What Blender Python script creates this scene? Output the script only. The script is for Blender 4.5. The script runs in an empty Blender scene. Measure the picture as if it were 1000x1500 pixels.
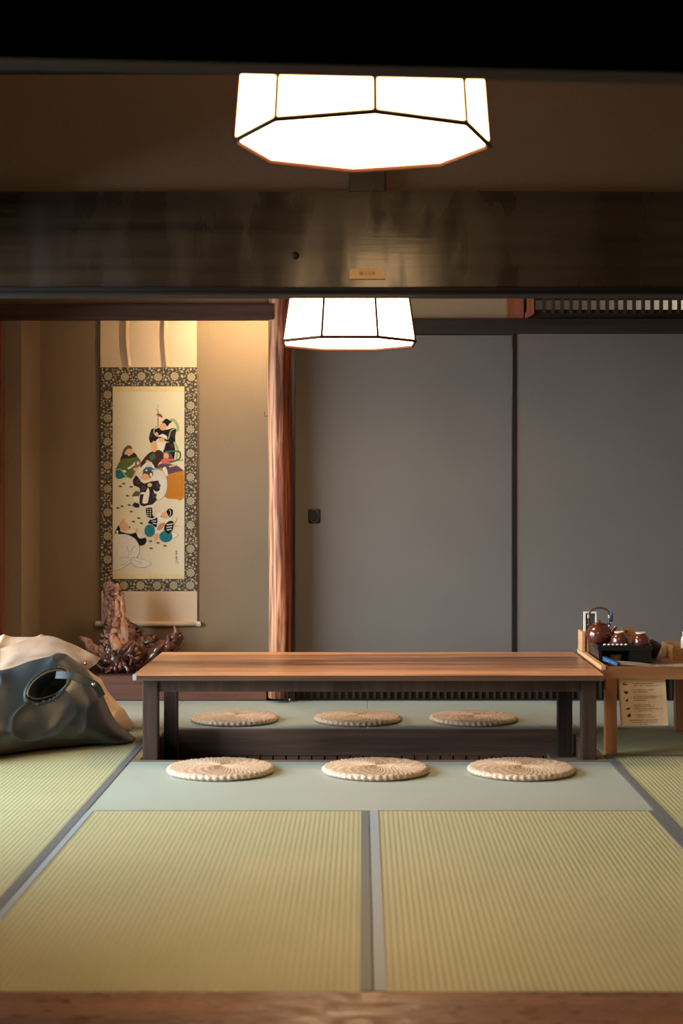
import bpy, bmesh, math, random
from mathutils import Vector, Matrix, noise
from mathutils.bvhtree import BVHTree

S = bpy.context.scene
COL = S.collection

# ------------------------------------------------------------------ camera
F, CX, CY, CH = 2250.0, 531.0, 725.0, 1.018      # focal length in px, vanishing point, eye height
cam_d = bpy.data.cameras.new('camera')
cam = bpy.data.objects.new('camera', cam_d)
COL.objects.link(cam)
cam.location = (0, 0, CH)
cam.rotation_euler = (math.radians(90), 0, 0)
cam_d.sensor_fit = 'VERTICAL'
cam_d.sensor_height = 36.0
cam_d.lens = 36.0 * F / 1500.0
cam_d.shift_x = -31.0 / 1500.0
cam_d.shift_y = -25.0 / 1500.0
cam_d.dof.use_dof = True
cam_d.dof.focus_distance = 6.9
cam_d.dof.aperture_fstop = 3.2
cam_d.clip_start = 0.05
S.camera = cam

# ------------------------------------------------------------------ world, daylight, exposure
w = bpy.data.worlds.new('world')
S.world = w
w.use_nodes = True
w.node_tree.nodes['Background'].inputs[0].default_value = (0.75, 0.87, 1.0, 1)
w.node_tree.nodes['Background'].inputs[1].default_value = 0.6

def area(name, loc, rot, sx, sy, power, color):
    l = bpy.data.lights.new(name, 'AREA')
    l.shape = 'RECTANGLE'
    l.size, l.size_y = sx, sy
    l.energy = power
    l.color = color
    o = bpy.data.objects.new(name, l)
    COL.objects.link(o)
    o.location = loc
    o.rotation_euler = rot
    return o
# overcast daylight just outside the sliding window in the left wall
area('daylight_window', (-5.0, 3.7, 1.85), (0, math.radians(-90), 0), 3.0, 6.0, 1200, (0.78, 0.91, 1.0))
# daylight in the corridor behind the transom lattice
area('daylight_corridor', (1.95, 7.86, 2.15), (0, math.radians(75), 0), 0.3, 0.25, 3.2, (1.0, 0.93, 0.8))

S.view_settings.view_transform = 'Standard'
S.view_settings.look = 'None'
S.view_settings.gamma = 1.0
S.view_settings.use_curve_mapping = False
S.view_settings.exposure = 0.0
LAMP1, LAMP2, TOKO = 19.0, 19.0, 84.0

# ------------------------------------------------------------------ helpers
def P(x, y, d):
    """point at depth d seen at photo pixel x, y (used to read real positions off the photo)"""
    return Vector(((x - CX) * d / F, d, CH - (y - CY) * d / F))

def offset(o):
    v = Vector((0, 0, 0))
    while o:
        v += Vector(o.location)
        o = o.parent
    return v

def link(name, me, mat=None, parent=None, smooth=False):
    """mesh in world coordinates -> object, made local to its parent"""
    o = bpy.data.objects.new(name, me)
    COL.objects.link(o)
    if parent is not None:
        me.transform(Matrix.Translation(-offset(parent)))
        o.parent = parent
    if mat is not None:
        for m in (mat if isinstance(mat, (list, tuple)) else [mat]):
            me.materials.append(m)
    if smooth:
        for p in me.polygons:
            p.use_smooth = len(p.vertices) <= 4        # caps stay flat
    return o

def obj(name, bm, mat=None, parent=None, smooth=False, recalc=True):
    if recalc:
        bmesh.ops.recalc_face_normals(bm, faces=bm.faces)
    me = bpy.data.meshes.new(name)
    bm.to_mesh(me)
    bm.free()
    return link(name, me, mat, parent, smooth)

def thing(name, loc, label, cat, group=None):
    o = bpy.data.objects.new(name, None)
    o.empty_display_size = 0.05
    COL.objects.link(o)
    o.location = loc
    return tag(o, label, cat, group)

def tag(o, label=None, cat=None, group=None, kind=None):
    if label: o['label'] = label
    if cat: o['category'] = cat
    if group: o['group'] = group
    if kind: o['kind'] = kind
    return o

def abox(bm, x0, x1, y0, y1, z0, z1, bev=0.0):
    vs = [bm.verts.new((x, y, z)) for x in (x0, x1) for y in (y0, y1) for z in (z0, z1)]
    q = [(0, 1, 3, 2), (4, 6, 7, 5), (0, 4, 5, 1), (2, 3, 7, 6), (0, 2, 6, 4), (1, 5, 7, 3)]
    fs = [bm.faces.new([vs[i] for i in f]) for f in q]
    if bev > 0:
        es = list({e for f in fs for e in f.edges})
        bmesh.ops.bevel(bm, geom=es, offset=bev, segments=2, affect='EDGES', profile=0.6)
    return vs

def boxo(name, x0, x1, y0, y1, z0, z1, mat, parent=None, bev=0.0):
    bm = bmesh.new()
    abox(bm, x0, x1, y0, y1, z0, z1, bev)
    return obj(name, bm, mat, parent)

def tube(bm, pts, radii, seg=10, ridge=0.0, rfreq=5, seed=0.0, cap=True, squash=1.0):
    pts = [Vector(p) for p in pts]
    n = len(pts)
    rings = []
    up = Vector((0.13, 0.2, 1)).normalized()
    for i, p in enumerate(pts):
        t = (pts[min(i + 1, n - 1)] - pts[max(i - 1, 0)]).normalized()
        a = t.cross(up)
        if a.length < 1e-3: a = t.cross(Vector((1, 0, 0)))
        a.normalize()
        b = t.cross(a)
        r = radii[i] if isinstance(radii, (list, tuple)) else radii
        ring = []
        for k in range(seg):
            th = 2 * math.pi * k / seg
            rr = r
            if ridge:
                rr *= 1 + ridge * math.sin(rfreq * th + seed + i * 0.05 + 2 * noise.noise((seed, i * 0.16, 0))) \
                        + ridge * 1.6 * noise.noise((math.cos(th) * 2.4 + seed * 3, math.sin(th) * 2.4, i * 0.14))
            ring.append(bm.verts.new(p + a * math.cos(th) * rr + b * math.sin(th) * rr * squash))
        rings.append(ring)
    for i in range(n - 1):
        for k in range(seg):
            bm.faces.new((rings[i][k], rings[i][(k + 1) % seg], rings[i + 1][(k + 1) % seg], rings[i + 1][k]))
    if cap:
        bm.faces.new(rings[0]); bm.faces.new(rings[-1])

def spline(pts, n):
    """Catmull-Rom through pts (tuples of any length)"""
    out = []
    k = len(pts)
    for j in range(n):
        t = j / (n - 1) * (k - 1)
        i = min(int(t), k - 2); u = t - i
        p0, p1, p2, p3 = pts[max(i - 1, 0)], pts[i], pts[i + 1], pts[min(i + 2, k - 1)]
        out.append(tuple(0.5 * ((2 * b) + (c - a) * u + (2 * a - 5 * b + 4 * c - d) * u * u + (3 * b - a - 3 * c + d) * u ** 3)
                         for a, b, c, d in zip(p0, p1, p2, p3)))
    return out

def lathe(bm, prof, c, seg=32, rot=None):
    """prof: list of (r, z); revolved round the vertical through c"""
    rings = []
    for r, z in prof:
        ring = []
        for k in range(seg):
            th = 2 * math.pi * k / seg
            v = Vector((r * math.cos(th), r * math.sin(th), z))
            if rot: v = rot @ v
            ring.append(bm.verts.new(Vector(c) + v))
        rings.append(ring)
    for i in range(len(rings) - 1):
        for k in range(seg):
            bm.faces.new((rings[i][k], rings[i][(k + 1) % seg], rings[i + 1][(k + 1) % seg], rings[i + 1][k]))
    bm.faces.new(rings[0]); bm.faces.new(rings[-1])

# ------------------------------------------------------------------ materials
def mat_base(name, rough=0.6, spec=0.5):
    m = bpy.data.materials.new(name)
    m.use_nodes = True
    nt = m.node_tree
    b = nt.nodes['Principled BSDF']
    b.inputs['Roughness'].default_value = rough
    b.inputs['Specular IOR Level'].default_value = spec
    return m, nt, b

def N(nt, t, **kw):
    n = nt.nodes.new(t)
    for k, v in kw.items():
        if k in n.inputs: n.inputs[k].default_value = v
        else: setattr(n, k, v)
    return n

def coords(nt, scale=(1, 1, 1), kind='Object'):
    tc = N(nt, 'ShaderNodeTexCoord')
    mp = N(nt, 'ShaderNodeMapping')
    mp.inputs['Scale'].default_value = scale
    nt.links.new(tc.outputs[kind], mp.inputs['Vector'])
    return mp.outputs['Vector']

def ramp(nt, fac, stops):
    r = N(nt, 'ShaderNodeValToRGB')
    e = r.color_ramp.elements
    e[0].position, e[0].color = stops[0][0], (*stops[0][1], 1)
    e[1].position, e[1].color = stops[1][0], (*stops[1][1], 1)
    for p, c in stops[2:]:
        x = e.new(p); x.color = (*c, 1)
    nt.links.new(fac, r.inputs['Fac'])
    return r.outputs['Color']

def bump(nt, b, h, strength=0.2, dist=0.002):
    n = N(nt, 'ShaderNodeBump')
    n.inputs['Strength'].default_value = strength
    n.inputs['Distance'].default_value = dist
    nt.links.new(h, n.inputs['Height'])
    nt.links.new(n.outputs['Normal'], b.inputs['Normal'])

def plain(name, c, rough=0.6, spec=0.5, metal=0.0, coat=0.0, var=0.08, vscale=30):
    m, nt, b = mat_base(name, rough, spec)
    nz = N(nt, 'ShaderNodeTexNoise'); nz.inputs['Scale'].default_value = vscale; nz.inputs['Detail'].default_value = 4
    nt.links.new(coords(nt), nz.inputs['Vector'])
    col = ramp(nt, nz.outputs['Fac'], [(0.3, tuple(x * (1 - var) for x in c)), (0.7, tuple(min(1, x * (1 + var)) for x in c))])
    nt.links.new(col, b.inputs['Base Color'])
    b.inputs['Metallic'].default_value = metal
    b.inputs['Coat Weight'].default_value = coat
    return m

def wood(name, dark, light, axis='X', rough=0.45, scale=1.0, coat=0.0, bstr=0.25, contrast=(0.3, 0.7), spec=0.5):
    m, nt, b = mat_base(name, rough, spec)
    a = {'X': (1.6, 34, 34), 'Y': (34, 1.6, 34), 'Z': (34, 34, 1.6)}[axis]
    v = coords(nt, tuple(s * scale for s in a))
    n1 = N(nt, 'ShaderNodeTexNoise'); n1.inputs['Scale'].default_value = 1.0
    n1.inputs['Detail'].default_value = 6; n1.inputs['Roughness'].default_value = 0.65; n1.inputs['Distortion'].default_value = 0.6
    nt.links.new(v, n1.inputs['Vector'])
    v2 = coords(nt, tuple(s * scale * 0.18 for s in a))
    n2 = N(nt, 'ShaderNodeTexNoise'); n2.inputs['Scale'].default_value = 1.0; n2.inputs['Detail'].default_value = 3
    nt.links.new(v2, n2.inputs['Vector'])
    mx = N(nt, 'ShaderNodeMath', operation='ADD')
    s2 = N(nt, 'ShaderNodeMath', operation='MULTIPLY'); s2.inputs[1].default_value = 0.5
    s1 = N(nt, 'ShaderNodeMath', operation='MULTIPLY'); s1.inputs[1].default_value = 0.5
    nt.links.new(n1.outputs['Fac'], s1.inputs[0]); nt.links.new(n2.outputs['Fac'], s2.inputs[0])
    nt.links.new(s1.outputs[0], mx.inputs[0]); nt.links.new(s2.outputs[0], mx.inputs[1])
    cm = 0.5 * (contrast[0] + contrast[1]); contrast = (cm + (contrast[0] - cm) * 0.5, cm + (contrast[1] - cm) * 0.5)
    mid = tuple((x + y) / 2 for x, y in zip(dark, light))
    col = ramp(nt, mx.outputs[0], [(contrast[0], dark), (contrast[1], light), (0.5 * (contrast[0] + contrast[1]), mid)])
    nt.links.new(col, b.inputs['Base Color'])
    b.inputs['Coat Weight'].default_value = coat
    b.inputs['Coat Roughness'].default_value = 0.25
    bump(nt, b, n1.outputs['Fac'], bstr, 0.001)
    return m

def plaster(name, c, var=0.1, scale=220, bstr=0.25, rough=0.9):
    m, nt, b = mat_base(name, rough, 0.2)
    nz = N(nt, 'ShaderNodeTexNoise'); nz.inputs['Scale'].default_value = scale; nz.inputs['Detail'].default_value = 5
    nt.links.new(coords(nt), nz.inputs['Vector'])
    n2 = N(nt, 'ShaderNodeTexNoise'); n2.inputs['Scale'].default_value = 3.0; n2.inputs['Detail'].default_value = 3
    nt.links.new(coords(nt), n2.inputs['Vector'])
    c1 = ramp(nt, nz.outputs['Fac'], [(0.3, tuple(x * (1 - var) for x in c)), (0.7, tuple(x * (1 + var) for x in c))])
    c2 = ramp(nt, n2.outputs['Fac'], [(0.3, (0.93, 0.93, 0.93)), (0.7, (1, 1, 1))])
    mx = N(nt, 'ShaderNodeMix', data_type='RGBA', blend_type='MULTIPLY'); mx.inputs[0].default_value = 1
    nt.links.new(c1, mx.inputs[6]); nt.links.new(c2, mx.inputs[7])
    nt.links.new(mx.outputs[2], b.inputs['Base Color'])
    bump(nt, b, nz.outputs['Fac'], bstr, 0.001)
    return m

def emit(name, c, strength):
    m = bpy.data.materials.new(name); m.use_nodes = True
    nt = m.node_tree
    b = nt.nodes['Principled BSDF']
    b.inputs['Base Color'].default_value = (0.85, 0.8, 0.7, 1)
    b.inputs['Roughness'].default_value = 0.8
    b.inputs['Emission Color'].default_value = (*c, 1)
    b.inputs['Emission Strength'].default_value = strength
    return m

def tatami(name, c_lo, c_hi, along):
    """rush weave: fine fibres across the ridges"""
    m, nt, b = mat_base(name, 0.55, 0.35)
    sc = (420, 90, 90) if along == 'Y' else (90, 420, 90)
    nz = N(nt, 'ShaderNodeTexNoise'); nz.inputs['Scale'].default_value = 1.0; nz.inputs['Detail'].default_value = 3
    fine = (60, 900, 60) if along == 'Y' else (900, 60, 60)
    nt.links.new(coords(nt, fine), nz.inputs['Vector'])
    n2 = N(nt, 'ShaderNodeTexNoise'); n2.inputs['Scale'].default_value = 2.2; n2.inputs['Detail'].default_value = 4
    nt.links.new(coords(nt), n2.inputs['Vector'])
    c1 = ramp(nt, nz.outputs['Fac'], [(0.3, c_lo), (0.7, c_hi)])
    c2 = ramp(nt, n2.outputs['Fac'], [(0.3, (0.9, 0.93, 0.9)), (0.7, (1, 1, 1))])
    mx = N(nt, 'ShaderNodeMix', data_type='RGBA', blend_type='MULTIPLY'); mx.inputs[0].default_value = 1
    nt.links.new(c1, mx.inputs[6]); nt.links.new(c2, mx.inputs[7])
    nt.links.new(mx.outputs[2], b.inputs['Base Color'])
    bump(nt, b, nz.outputs['Fac'], 0.06, 0.0003)
    return m

def heri(name, c, c2):
    """woven cloth border with a small lattice pattern"""
    m, nt, b = mat_base(name, 0.5, 0.4)
    wv = N(nt, 'ShaderNodeTexWave', wave_type='BANDS', bands_direction='Y'); wv.inputs['Scale'].default_value = 38; wv.inputs['Distortion'].default_value = 0
    wx = N(nt, 'ShaderNodeTexWave', wave_type='BANDS', bands_direction='X'); wx.inputs['Scale'].default_value = 38
    v = coords(nt)
    nt.links.new(v, wv.inputs['Vector']); nt.links.new(v, wx.inputs['Vector'])
    mu = N(nt, 'ShaderNodeMath', operation='MULTIPLY')
    nt.links.new(wv.outputs['Fac'], mu.inputs[0]); nt.links.new(wx.outputs['Fac'], mu.inputs[1])
    nt.links.new(ramp(nt, mu.outputs[0], [(0.2, c), (0.6, c2)]), b.inputs['Base Color'])
    return m

M = {}
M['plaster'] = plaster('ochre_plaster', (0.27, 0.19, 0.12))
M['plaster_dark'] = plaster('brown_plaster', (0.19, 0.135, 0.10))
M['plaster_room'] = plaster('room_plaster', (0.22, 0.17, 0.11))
M['pale_plaster'] = plaster('pale_plaster', (0.6, 0.56, 0.46))
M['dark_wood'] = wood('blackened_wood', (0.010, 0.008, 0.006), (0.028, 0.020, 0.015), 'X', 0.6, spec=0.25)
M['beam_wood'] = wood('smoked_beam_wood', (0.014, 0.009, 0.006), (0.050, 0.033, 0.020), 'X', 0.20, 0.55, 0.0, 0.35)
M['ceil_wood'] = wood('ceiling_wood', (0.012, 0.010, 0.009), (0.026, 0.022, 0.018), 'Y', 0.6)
M['red_wood'] = wood('red_brown_wood', (0.085, 0.030, 0.020), (0.17, 0.07, 0.045), 'X', 0.42)
M['red_wood_z'] = wood('red_post_wood', (0.16, 0.045, 0.022), (0.30, 0.10, 0.045), 'Z', 0.45)
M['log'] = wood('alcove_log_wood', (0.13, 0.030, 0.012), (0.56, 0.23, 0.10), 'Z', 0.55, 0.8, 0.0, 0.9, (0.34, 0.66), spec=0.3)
M['lintel'] = wood('alcove_lintel_wood', (0.03, 0.014, 0.010), (0.075, 0.034, 0.023), 'X', 0.65, spec=0.25)
M['table_top'] = wood('table_top_wood', (0.10, 0.036, 0.014), (0.64, 0.29, 0.125), 'X', 0.34, 0.75, 0.1, 0.12, (0.30, 0.70))
M['table_edge_shade'] = wood('shaded_edge_wood', (0.05, 0.02, 0.011), (0.13, 0.06, 0.03), 'X', 0.5)
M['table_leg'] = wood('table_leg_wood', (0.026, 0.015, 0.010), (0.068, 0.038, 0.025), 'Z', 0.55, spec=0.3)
M['pit_wood'] = wood('pit_board_wood', (0.09, 0.048, 0.030), (0.19, 0.105, 0.068), 'X', 0.5)
M['rim_wood'] = wood('pit_rim_wood', (0.20, 0.12, 0.065), (0.36, 0.22, 0.12), 'X', 0.5)
M['side_wood'] = wood('side_table_wood', (0.24, 0.090, 0.036), (0.40, 0.165, 0.068), 'X', 0.42)
M['side_wood_z'] = wood('side_table_leg_wood', (0.30, 0.110, 0.042), (0.46, 0.19, 0.078), 'Z', 0.42)
M['pale_wood'] = wood('pale_board_wood', (0.80, 0.55, 0.36), (0.92, 0.69, 0.49), 'Z', 0.5, 0.5, 0, 0.1)
M['lip_wood'] = wood('edge_strip_wood', (0.50, 0.26, 0.11), (0.66, 0.38, 0.19), 'Y', 0.45)
M['box_wood'] = wood('napkin_box_wood', (0.34, 0.19, 0.08), (0.50, 0.30, 0.15), 'X', 0.5)
M['sill'] = wood('threshold_wood', (0.10, 0.045, 0.022), (0.28, 0.13, 0.062), 'X', 0.5, 1.0, 0, 0.6)
M['tat_y'] = tatami('straw_tatami', (0.385, 0.36, 0.195), (0.51, 0.485, 0.285), 'Y')
M['tat_x'] = tatami('green_tatami', (0.36, 0.39, 0.335), (0.43, 0.46, 0.40), 'X')
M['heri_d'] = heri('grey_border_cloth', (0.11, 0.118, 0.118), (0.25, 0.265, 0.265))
M['heri_sheen'] = heri('sheen_border_cloth', (0.30, 0.355, 0.385), (0.38, 0.445, 0.48))  # same cloth as the grey one, its sheen put into a paler colour
M['end'] = plain('mat_end_binding', (0.13, 0.10, 0.07), 0.8, 0.2)
M['fusuma'] = plaster('slate_door_paper', (0.136, 0.119, 0.107), 0.10, 480, 0.2, 0.75)
M['lacquer'] = plain('black_lacquer', (0.011, 0.011, 0.012), 0.28, 0.5, 0, 0.2)
M['black_metal'] = plain('black_iron', (0.02, 0.02, 0.02), 0.4, 0.5, 0.7)
M['lamp1'] = emit('lamp_paper_near', (1.0, 0.62, 0.30), LAMP1 * 0.5)
M['lamp1b'] = emit('lamp_paper_near_bottom', (1.0, 0.62, 0.30), LAMP1 * 1.3)
M['lamp2'] = emit('lamp_paper_far', (1.0, 0.66, 0.36), LAMP2 * 0.6)
M['lamp2b'] = emit('lamp_paper_far_bottom', (1.0, 0.66, 0.36), LAMP2 * 1.3)
M['lamp_frame'] = plain('lamp_frame_wood', (0.05, 0.015, 0.008), 0.7, 0.2)

def vary_rough(m, lo, hi, scale, stops=(0.4, 0.6)):
    nt = m.node_tree; b = nt.nodes['Principled BSDF']
    nz = N(nt, 'ShaderNodeTexNoise'); nz.inputs['Scale'].default_value = 1.0; nz.inputs['Detail'].default_value = 5
    nt.links.new(coords(nt, scale), nz.inputs['Vector'])
    nt.links.new(ramp(nt, nz.outputs['Fac'], [(stops[0], (lo,) * 3), (stops[1], (hi,) * 3)]), b.inputs['Roughness'])
vary_rough(M['beam_wood'], 0.16, 0.42, (7, 7, 2.2))
vary_rough(M['sill'], 0.25, 0.6, (14, 40, 14))

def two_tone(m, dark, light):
    """paler tone towards lower X, red tone beyond, ragged boundary, on the alcove post"""
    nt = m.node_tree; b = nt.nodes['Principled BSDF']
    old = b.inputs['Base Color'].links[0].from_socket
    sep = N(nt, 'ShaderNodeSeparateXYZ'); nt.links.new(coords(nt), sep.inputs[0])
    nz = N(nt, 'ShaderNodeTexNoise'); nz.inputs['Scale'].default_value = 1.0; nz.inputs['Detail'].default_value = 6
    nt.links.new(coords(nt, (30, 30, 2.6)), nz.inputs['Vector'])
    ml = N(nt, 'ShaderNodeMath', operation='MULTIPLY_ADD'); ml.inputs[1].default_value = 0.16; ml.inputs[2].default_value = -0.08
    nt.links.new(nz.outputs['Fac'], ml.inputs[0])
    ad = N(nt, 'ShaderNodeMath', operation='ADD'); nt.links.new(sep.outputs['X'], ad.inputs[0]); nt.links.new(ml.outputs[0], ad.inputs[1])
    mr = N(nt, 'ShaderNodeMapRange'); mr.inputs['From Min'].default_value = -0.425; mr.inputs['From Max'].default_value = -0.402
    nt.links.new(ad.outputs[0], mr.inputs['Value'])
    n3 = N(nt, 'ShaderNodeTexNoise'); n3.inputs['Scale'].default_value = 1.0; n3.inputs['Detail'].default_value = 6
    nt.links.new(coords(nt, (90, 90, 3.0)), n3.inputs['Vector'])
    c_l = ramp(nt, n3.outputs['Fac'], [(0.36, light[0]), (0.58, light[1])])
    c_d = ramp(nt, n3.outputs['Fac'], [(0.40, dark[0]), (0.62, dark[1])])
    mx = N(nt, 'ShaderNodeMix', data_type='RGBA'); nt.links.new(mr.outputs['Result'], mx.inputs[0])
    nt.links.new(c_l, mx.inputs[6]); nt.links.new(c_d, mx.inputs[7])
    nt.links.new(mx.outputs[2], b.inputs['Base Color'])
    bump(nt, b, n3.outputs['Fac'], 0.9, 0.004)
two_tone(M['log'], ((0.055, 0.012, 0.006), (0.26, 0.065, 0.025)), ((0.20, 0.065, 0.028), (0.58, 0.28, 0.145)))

# ------------------------------------------------------------------ setting
def struct(o, label, cat):
    return tag(o, label, cat, None, 'structure')

XL, XR = -1.80, 1.85
floor = boxo('floor', XL, XR, 2.74, 7.60, -0.55, -0.50, M['dark_wood'])
struct(floor, 'floor of tatami mats around the sunken table pit', 'floor')

def ridged_mat(name, x0, x1, y0, y1, along, mat, pitch=0.0152, h=0.0010, top=0.0):
    """mat slab whose woven ridges run along X or Y: a ridged profile extruded"""
    bm = bmesh.new()
    lo, hi = (x0, x1) if along == 'Y' else (y0, y1)
    a0, a1 = (y0, y1) if along == 'Y' else (x0, x1)
    n = max(2, round((hi - lo) / pitch)); p = (hi - lo) / n
    prof = [(lo, -0.05)]
    for i in range(n):
        s = lo + i * p
        prof += [(s, top - h), (s + 0.16 * p, top - 0.25 * h), (s + 0.5 * p, top), (s + 0.84 * p, top - 0.25 * h)]
    prof += [(hi, top - h), (hi, -0.05)]
    mk = (lambda s, z, a: (s, a, z)) if along == 'Y' else (lambda s, z, a: (a, s, z))
    r0 = [bm.verts.new(mk(s, z, a0)) for s, z in prof]
    r1 = [bm.verts.new(mk(s, z, a1)) for s, z in prof]
    for i in range(len(prof) - 1):
        bm.faces.new((r0[i], r0[i + 1], r1[i + 1], r1[i]))
    for f in bm.faces:
        f.normal_update()
    if sum(f.normal.z for f in bm.faces) < 0:
        bmesh.ops.reverse_faces(bm, faces=bm.faces[:])
    for a in (a0, a1):                          # end faces on vertices of their own, so the ridges shade cleanly
        q = [bm.verts.new(mk(s_, z_, a)) for s_, z_ in ((lo, -0.05), (lo, top - h), (hi, top - h), (hi, -0.05))]
        bm.faces.new(q)
    return obj(name, bm, mat, floor, True, recalc=False)

def border(mat_o, x0, x1, y0, y1, m):
    return boxo('mat_border', x0, x1, y0, y1, -0.03, 0.0015, m, mat_o, 0.0008)

SL, SC, SR = -0.887, 0.022, 0.942
Y0, Y1, YP0, YP1, YB = 3.15, 4.957, 5.865, 6.70, 7.585
HB = 0.028
g = 0.0012
# two long front mats
m = ridged_mat('tatami_mat', SL + g, SC - g, Y0, Y1 - 0.006, 'Y', M['tat_y'])
border(m, SL + g, SL + HB * 0.75, Y0, Y1 - .006, M['heri_sheen']); border(m, SC - HB, SC - g, Y0, Y1 - .006, M['heri_d'])
boxo('mat_end', SL + HB, SC - HB, Y1 - 0.0058, Y1 - 0.0006, -0.04, 0.0004, M['end'], m)
m = ridged_mat('tatami_mat', SC + g, SR - g, Y0, Y1 - 0.006, 'Y', M['tat_y'])
border(m, SC + g, SC + HB, Y0, Y1 - .006, M['heri_sheen']); border(m, SR - HB * 0.85, SR - g, Y0, Y1 - .006, M['heri_d'])
boxo('mat_end', SC + HB, SR - HB, Y1 - 0.0058, Y1 - 0.0006, -0.04, 0.0004, M['end'], m)
# mat in front of the pit, ridges across
m = ridged_mat('tatami_mat', SL + g, SR - g, Y1 + 0.001, YP0 - 0.006, 'X', M['tat_x'])
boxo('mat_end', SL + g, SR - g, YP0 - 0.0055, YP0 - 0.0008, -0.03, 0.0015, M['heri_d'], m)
# mats behind the pit
m = ridged_mat('tatami_mat', SL + g, SC - g, YP1 + 0.012, YB - 0.012, 'X', M['tat_x'])
border(m, SL + g, SC - g, YP1, YP1 + 0.012, M['heri_sheen']); border(m, SL + g, SC - g, YB - .012, YB, M['heri_sheen'])
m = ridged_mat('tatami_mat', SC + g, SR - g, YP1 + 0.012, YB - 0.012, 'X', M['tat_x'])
border(m, SC + g, SR - g, YP1, YP1 + 0.012, M['heri_sheen']); border(m, SC + g, SR - g, YB - .012, YB, M['heri_sheen'])
# left column
for a, b in ((Y0, Y1 - 0.001), (Y1 + 0.001, YP1 - 0.001)):
    m = ridged_mat('tatami_mat', XL, SL - g, a, b, 'Y', M['tat_y'])
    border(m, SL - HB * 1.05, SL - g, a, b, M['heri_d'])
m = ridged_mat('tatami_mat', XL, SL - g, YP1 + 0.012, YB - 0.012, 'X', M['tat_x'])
border(m, XL, SL - g, YP1 + 0.001, YP1 + 0.012, M['heri_sheen']); border(m, XL, SL - g, YB - .012, YB, M['heri_sheen'])
# right column
for a, b in ((Y0, Y1 - 0.001), (Y1 + 0.001, 5.985)):
    m = ridged_mat('tatami_mat', SR + g, XR, a, b, 'Y', M['tat_y'])
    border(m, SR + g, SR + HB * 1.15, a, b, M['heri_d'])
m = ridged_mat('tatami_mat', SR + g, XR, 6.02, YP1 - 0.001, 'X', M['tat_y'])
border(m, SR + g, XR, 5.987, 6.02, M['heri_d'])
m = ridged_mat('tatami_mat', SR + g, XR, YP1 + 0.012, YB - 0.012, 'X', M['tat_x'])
border(m, SR + g, XR, YP1 + .001, YP1 + 0.012, M['heri_sheen']); border(m, SR + g, XR, YB - .012, YB, M['heri_sheen'])

# sunken pit under the table: rim boards and lining boards
PX0, PX1, PY0, PY1 = -0.855, 0.903, 5.90, 6.69
boxo('pit_rim', SL + g, SR - g, YP0, PY0, -0.06, 0.0, M['rim_wood'], floor, 0.002)
boxo('pit_rim', SL + g, PX0, PY0, YP1 - .001, -0.06, 0.0, M['rim_wood'], floor, 0.002)
boxo('pit_rim', PX1, SR - g, PY0, YP1 - .001, -0.06, 0.0, M['rim_wood'], floor, 0.002)
boxo('pit_rim', PX0, PX1, PY1, YP1 - .001, -0.06, 0.0, M['rim_wood'], floor, 0.001)
boxo('pit_back_board', PX0, PX1, PY1 - 0.012, PY1, -0.115, -0.004, M['pit_wood'], floor)
boxo('pit_side_board', PX0 - 0.001, PX0 + 0.003, PY0, PY1 - .012, -0.42, -0.004, M['pit_wood'], floor)
boxo('pit_side_board', PX1 - 0.003, PX1 + 0.001, PY0, PY1 - .012, -0.42, -0.004, M['pit_wood'], floor)
boxo('pit_front_board', PX0, PX1, PY0 - 0.004, PY0, -0.42, -0.004, M['pit_wood'], floor)
boxo('pit_bottom', PX0, PX1, PY0, PY1 + 0.02, -0.44, -0.42, M['dark_wood'], floor)
boxo('pit_recess', PX0, PX1, PY1 + 0.012, PY1 + 0.02, -0.42, -0.06, M['dark_wood'], floor)
x = PX0 + 0.02; first = None
pit_slat = wood('pit_slat_wood', (0.12, 0.06, 0.034), (0.22, 0.115, 0.065), 'Z', 0.5)
while x < PX1 - 0.05:
    if first is None:
        first = boxo('pit_slat', x, x + 0.05, PY1 - 0.004, PY1 + 0.006, -0.42, -0.116, pit_slat, floor)
        x0s = x
    else:
        o = first.copy(); COL.objects.link(o); o.location.x += x - x0s
    x += 0.056
# entrance threshold and the boards of the outer room
o = boxo('trim_1', -2.45, 2.45, 2.55, 3.147, -0.10, 0.002, M['sill'], None, 0.004)
struct(o, 'brown wooden threshold along the near edge of the mats', 'threshold')
ofl = boxo('floor_outer', -2.45, 2.45, -1.3, 2.55, -0.30, -0.25, M['dark_wood'])
struct(ofl, 'dark board floor of the room before the threshold', 'floor')

# walls
def wall(name, boxes, mat, label):
    bm = bmesh.new()
    for b in boxes: abox(bm, *b)
    return struct(obj(name, bm, mat), label, 'wall')
CZ = 2.45
AX0, AX1 = -1.692, -0.44          # alcove opening
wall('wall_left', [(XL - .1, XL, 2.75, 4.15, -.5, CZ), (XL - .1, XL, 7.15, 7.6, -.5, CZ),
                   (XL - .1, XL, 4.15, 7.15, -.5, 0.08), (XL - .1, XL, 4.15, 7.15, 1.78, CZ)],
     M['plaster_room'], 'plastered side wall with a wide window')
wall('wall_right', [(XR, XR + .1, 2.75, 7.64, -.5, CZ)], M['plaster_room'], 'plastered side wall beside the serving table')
wall('wall_back', [(XL - .1, AX0, 7.62, 7.70, 0, CZ),                      # narrow strip beside alcove
                   (AX0, -0.45, 7.60, 7.66, 1.95, CZ),                     # above alcove lintel
                   (-0.44, 0.86, 7.64, 7.70, 1.885, CZ),                   # above doors
                   (0.86, XR, 7.64, 7.70, 2.10, CZ)], M['plaster'], 'ochre plaster wall above the alcove and the sliding doors')
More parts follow.
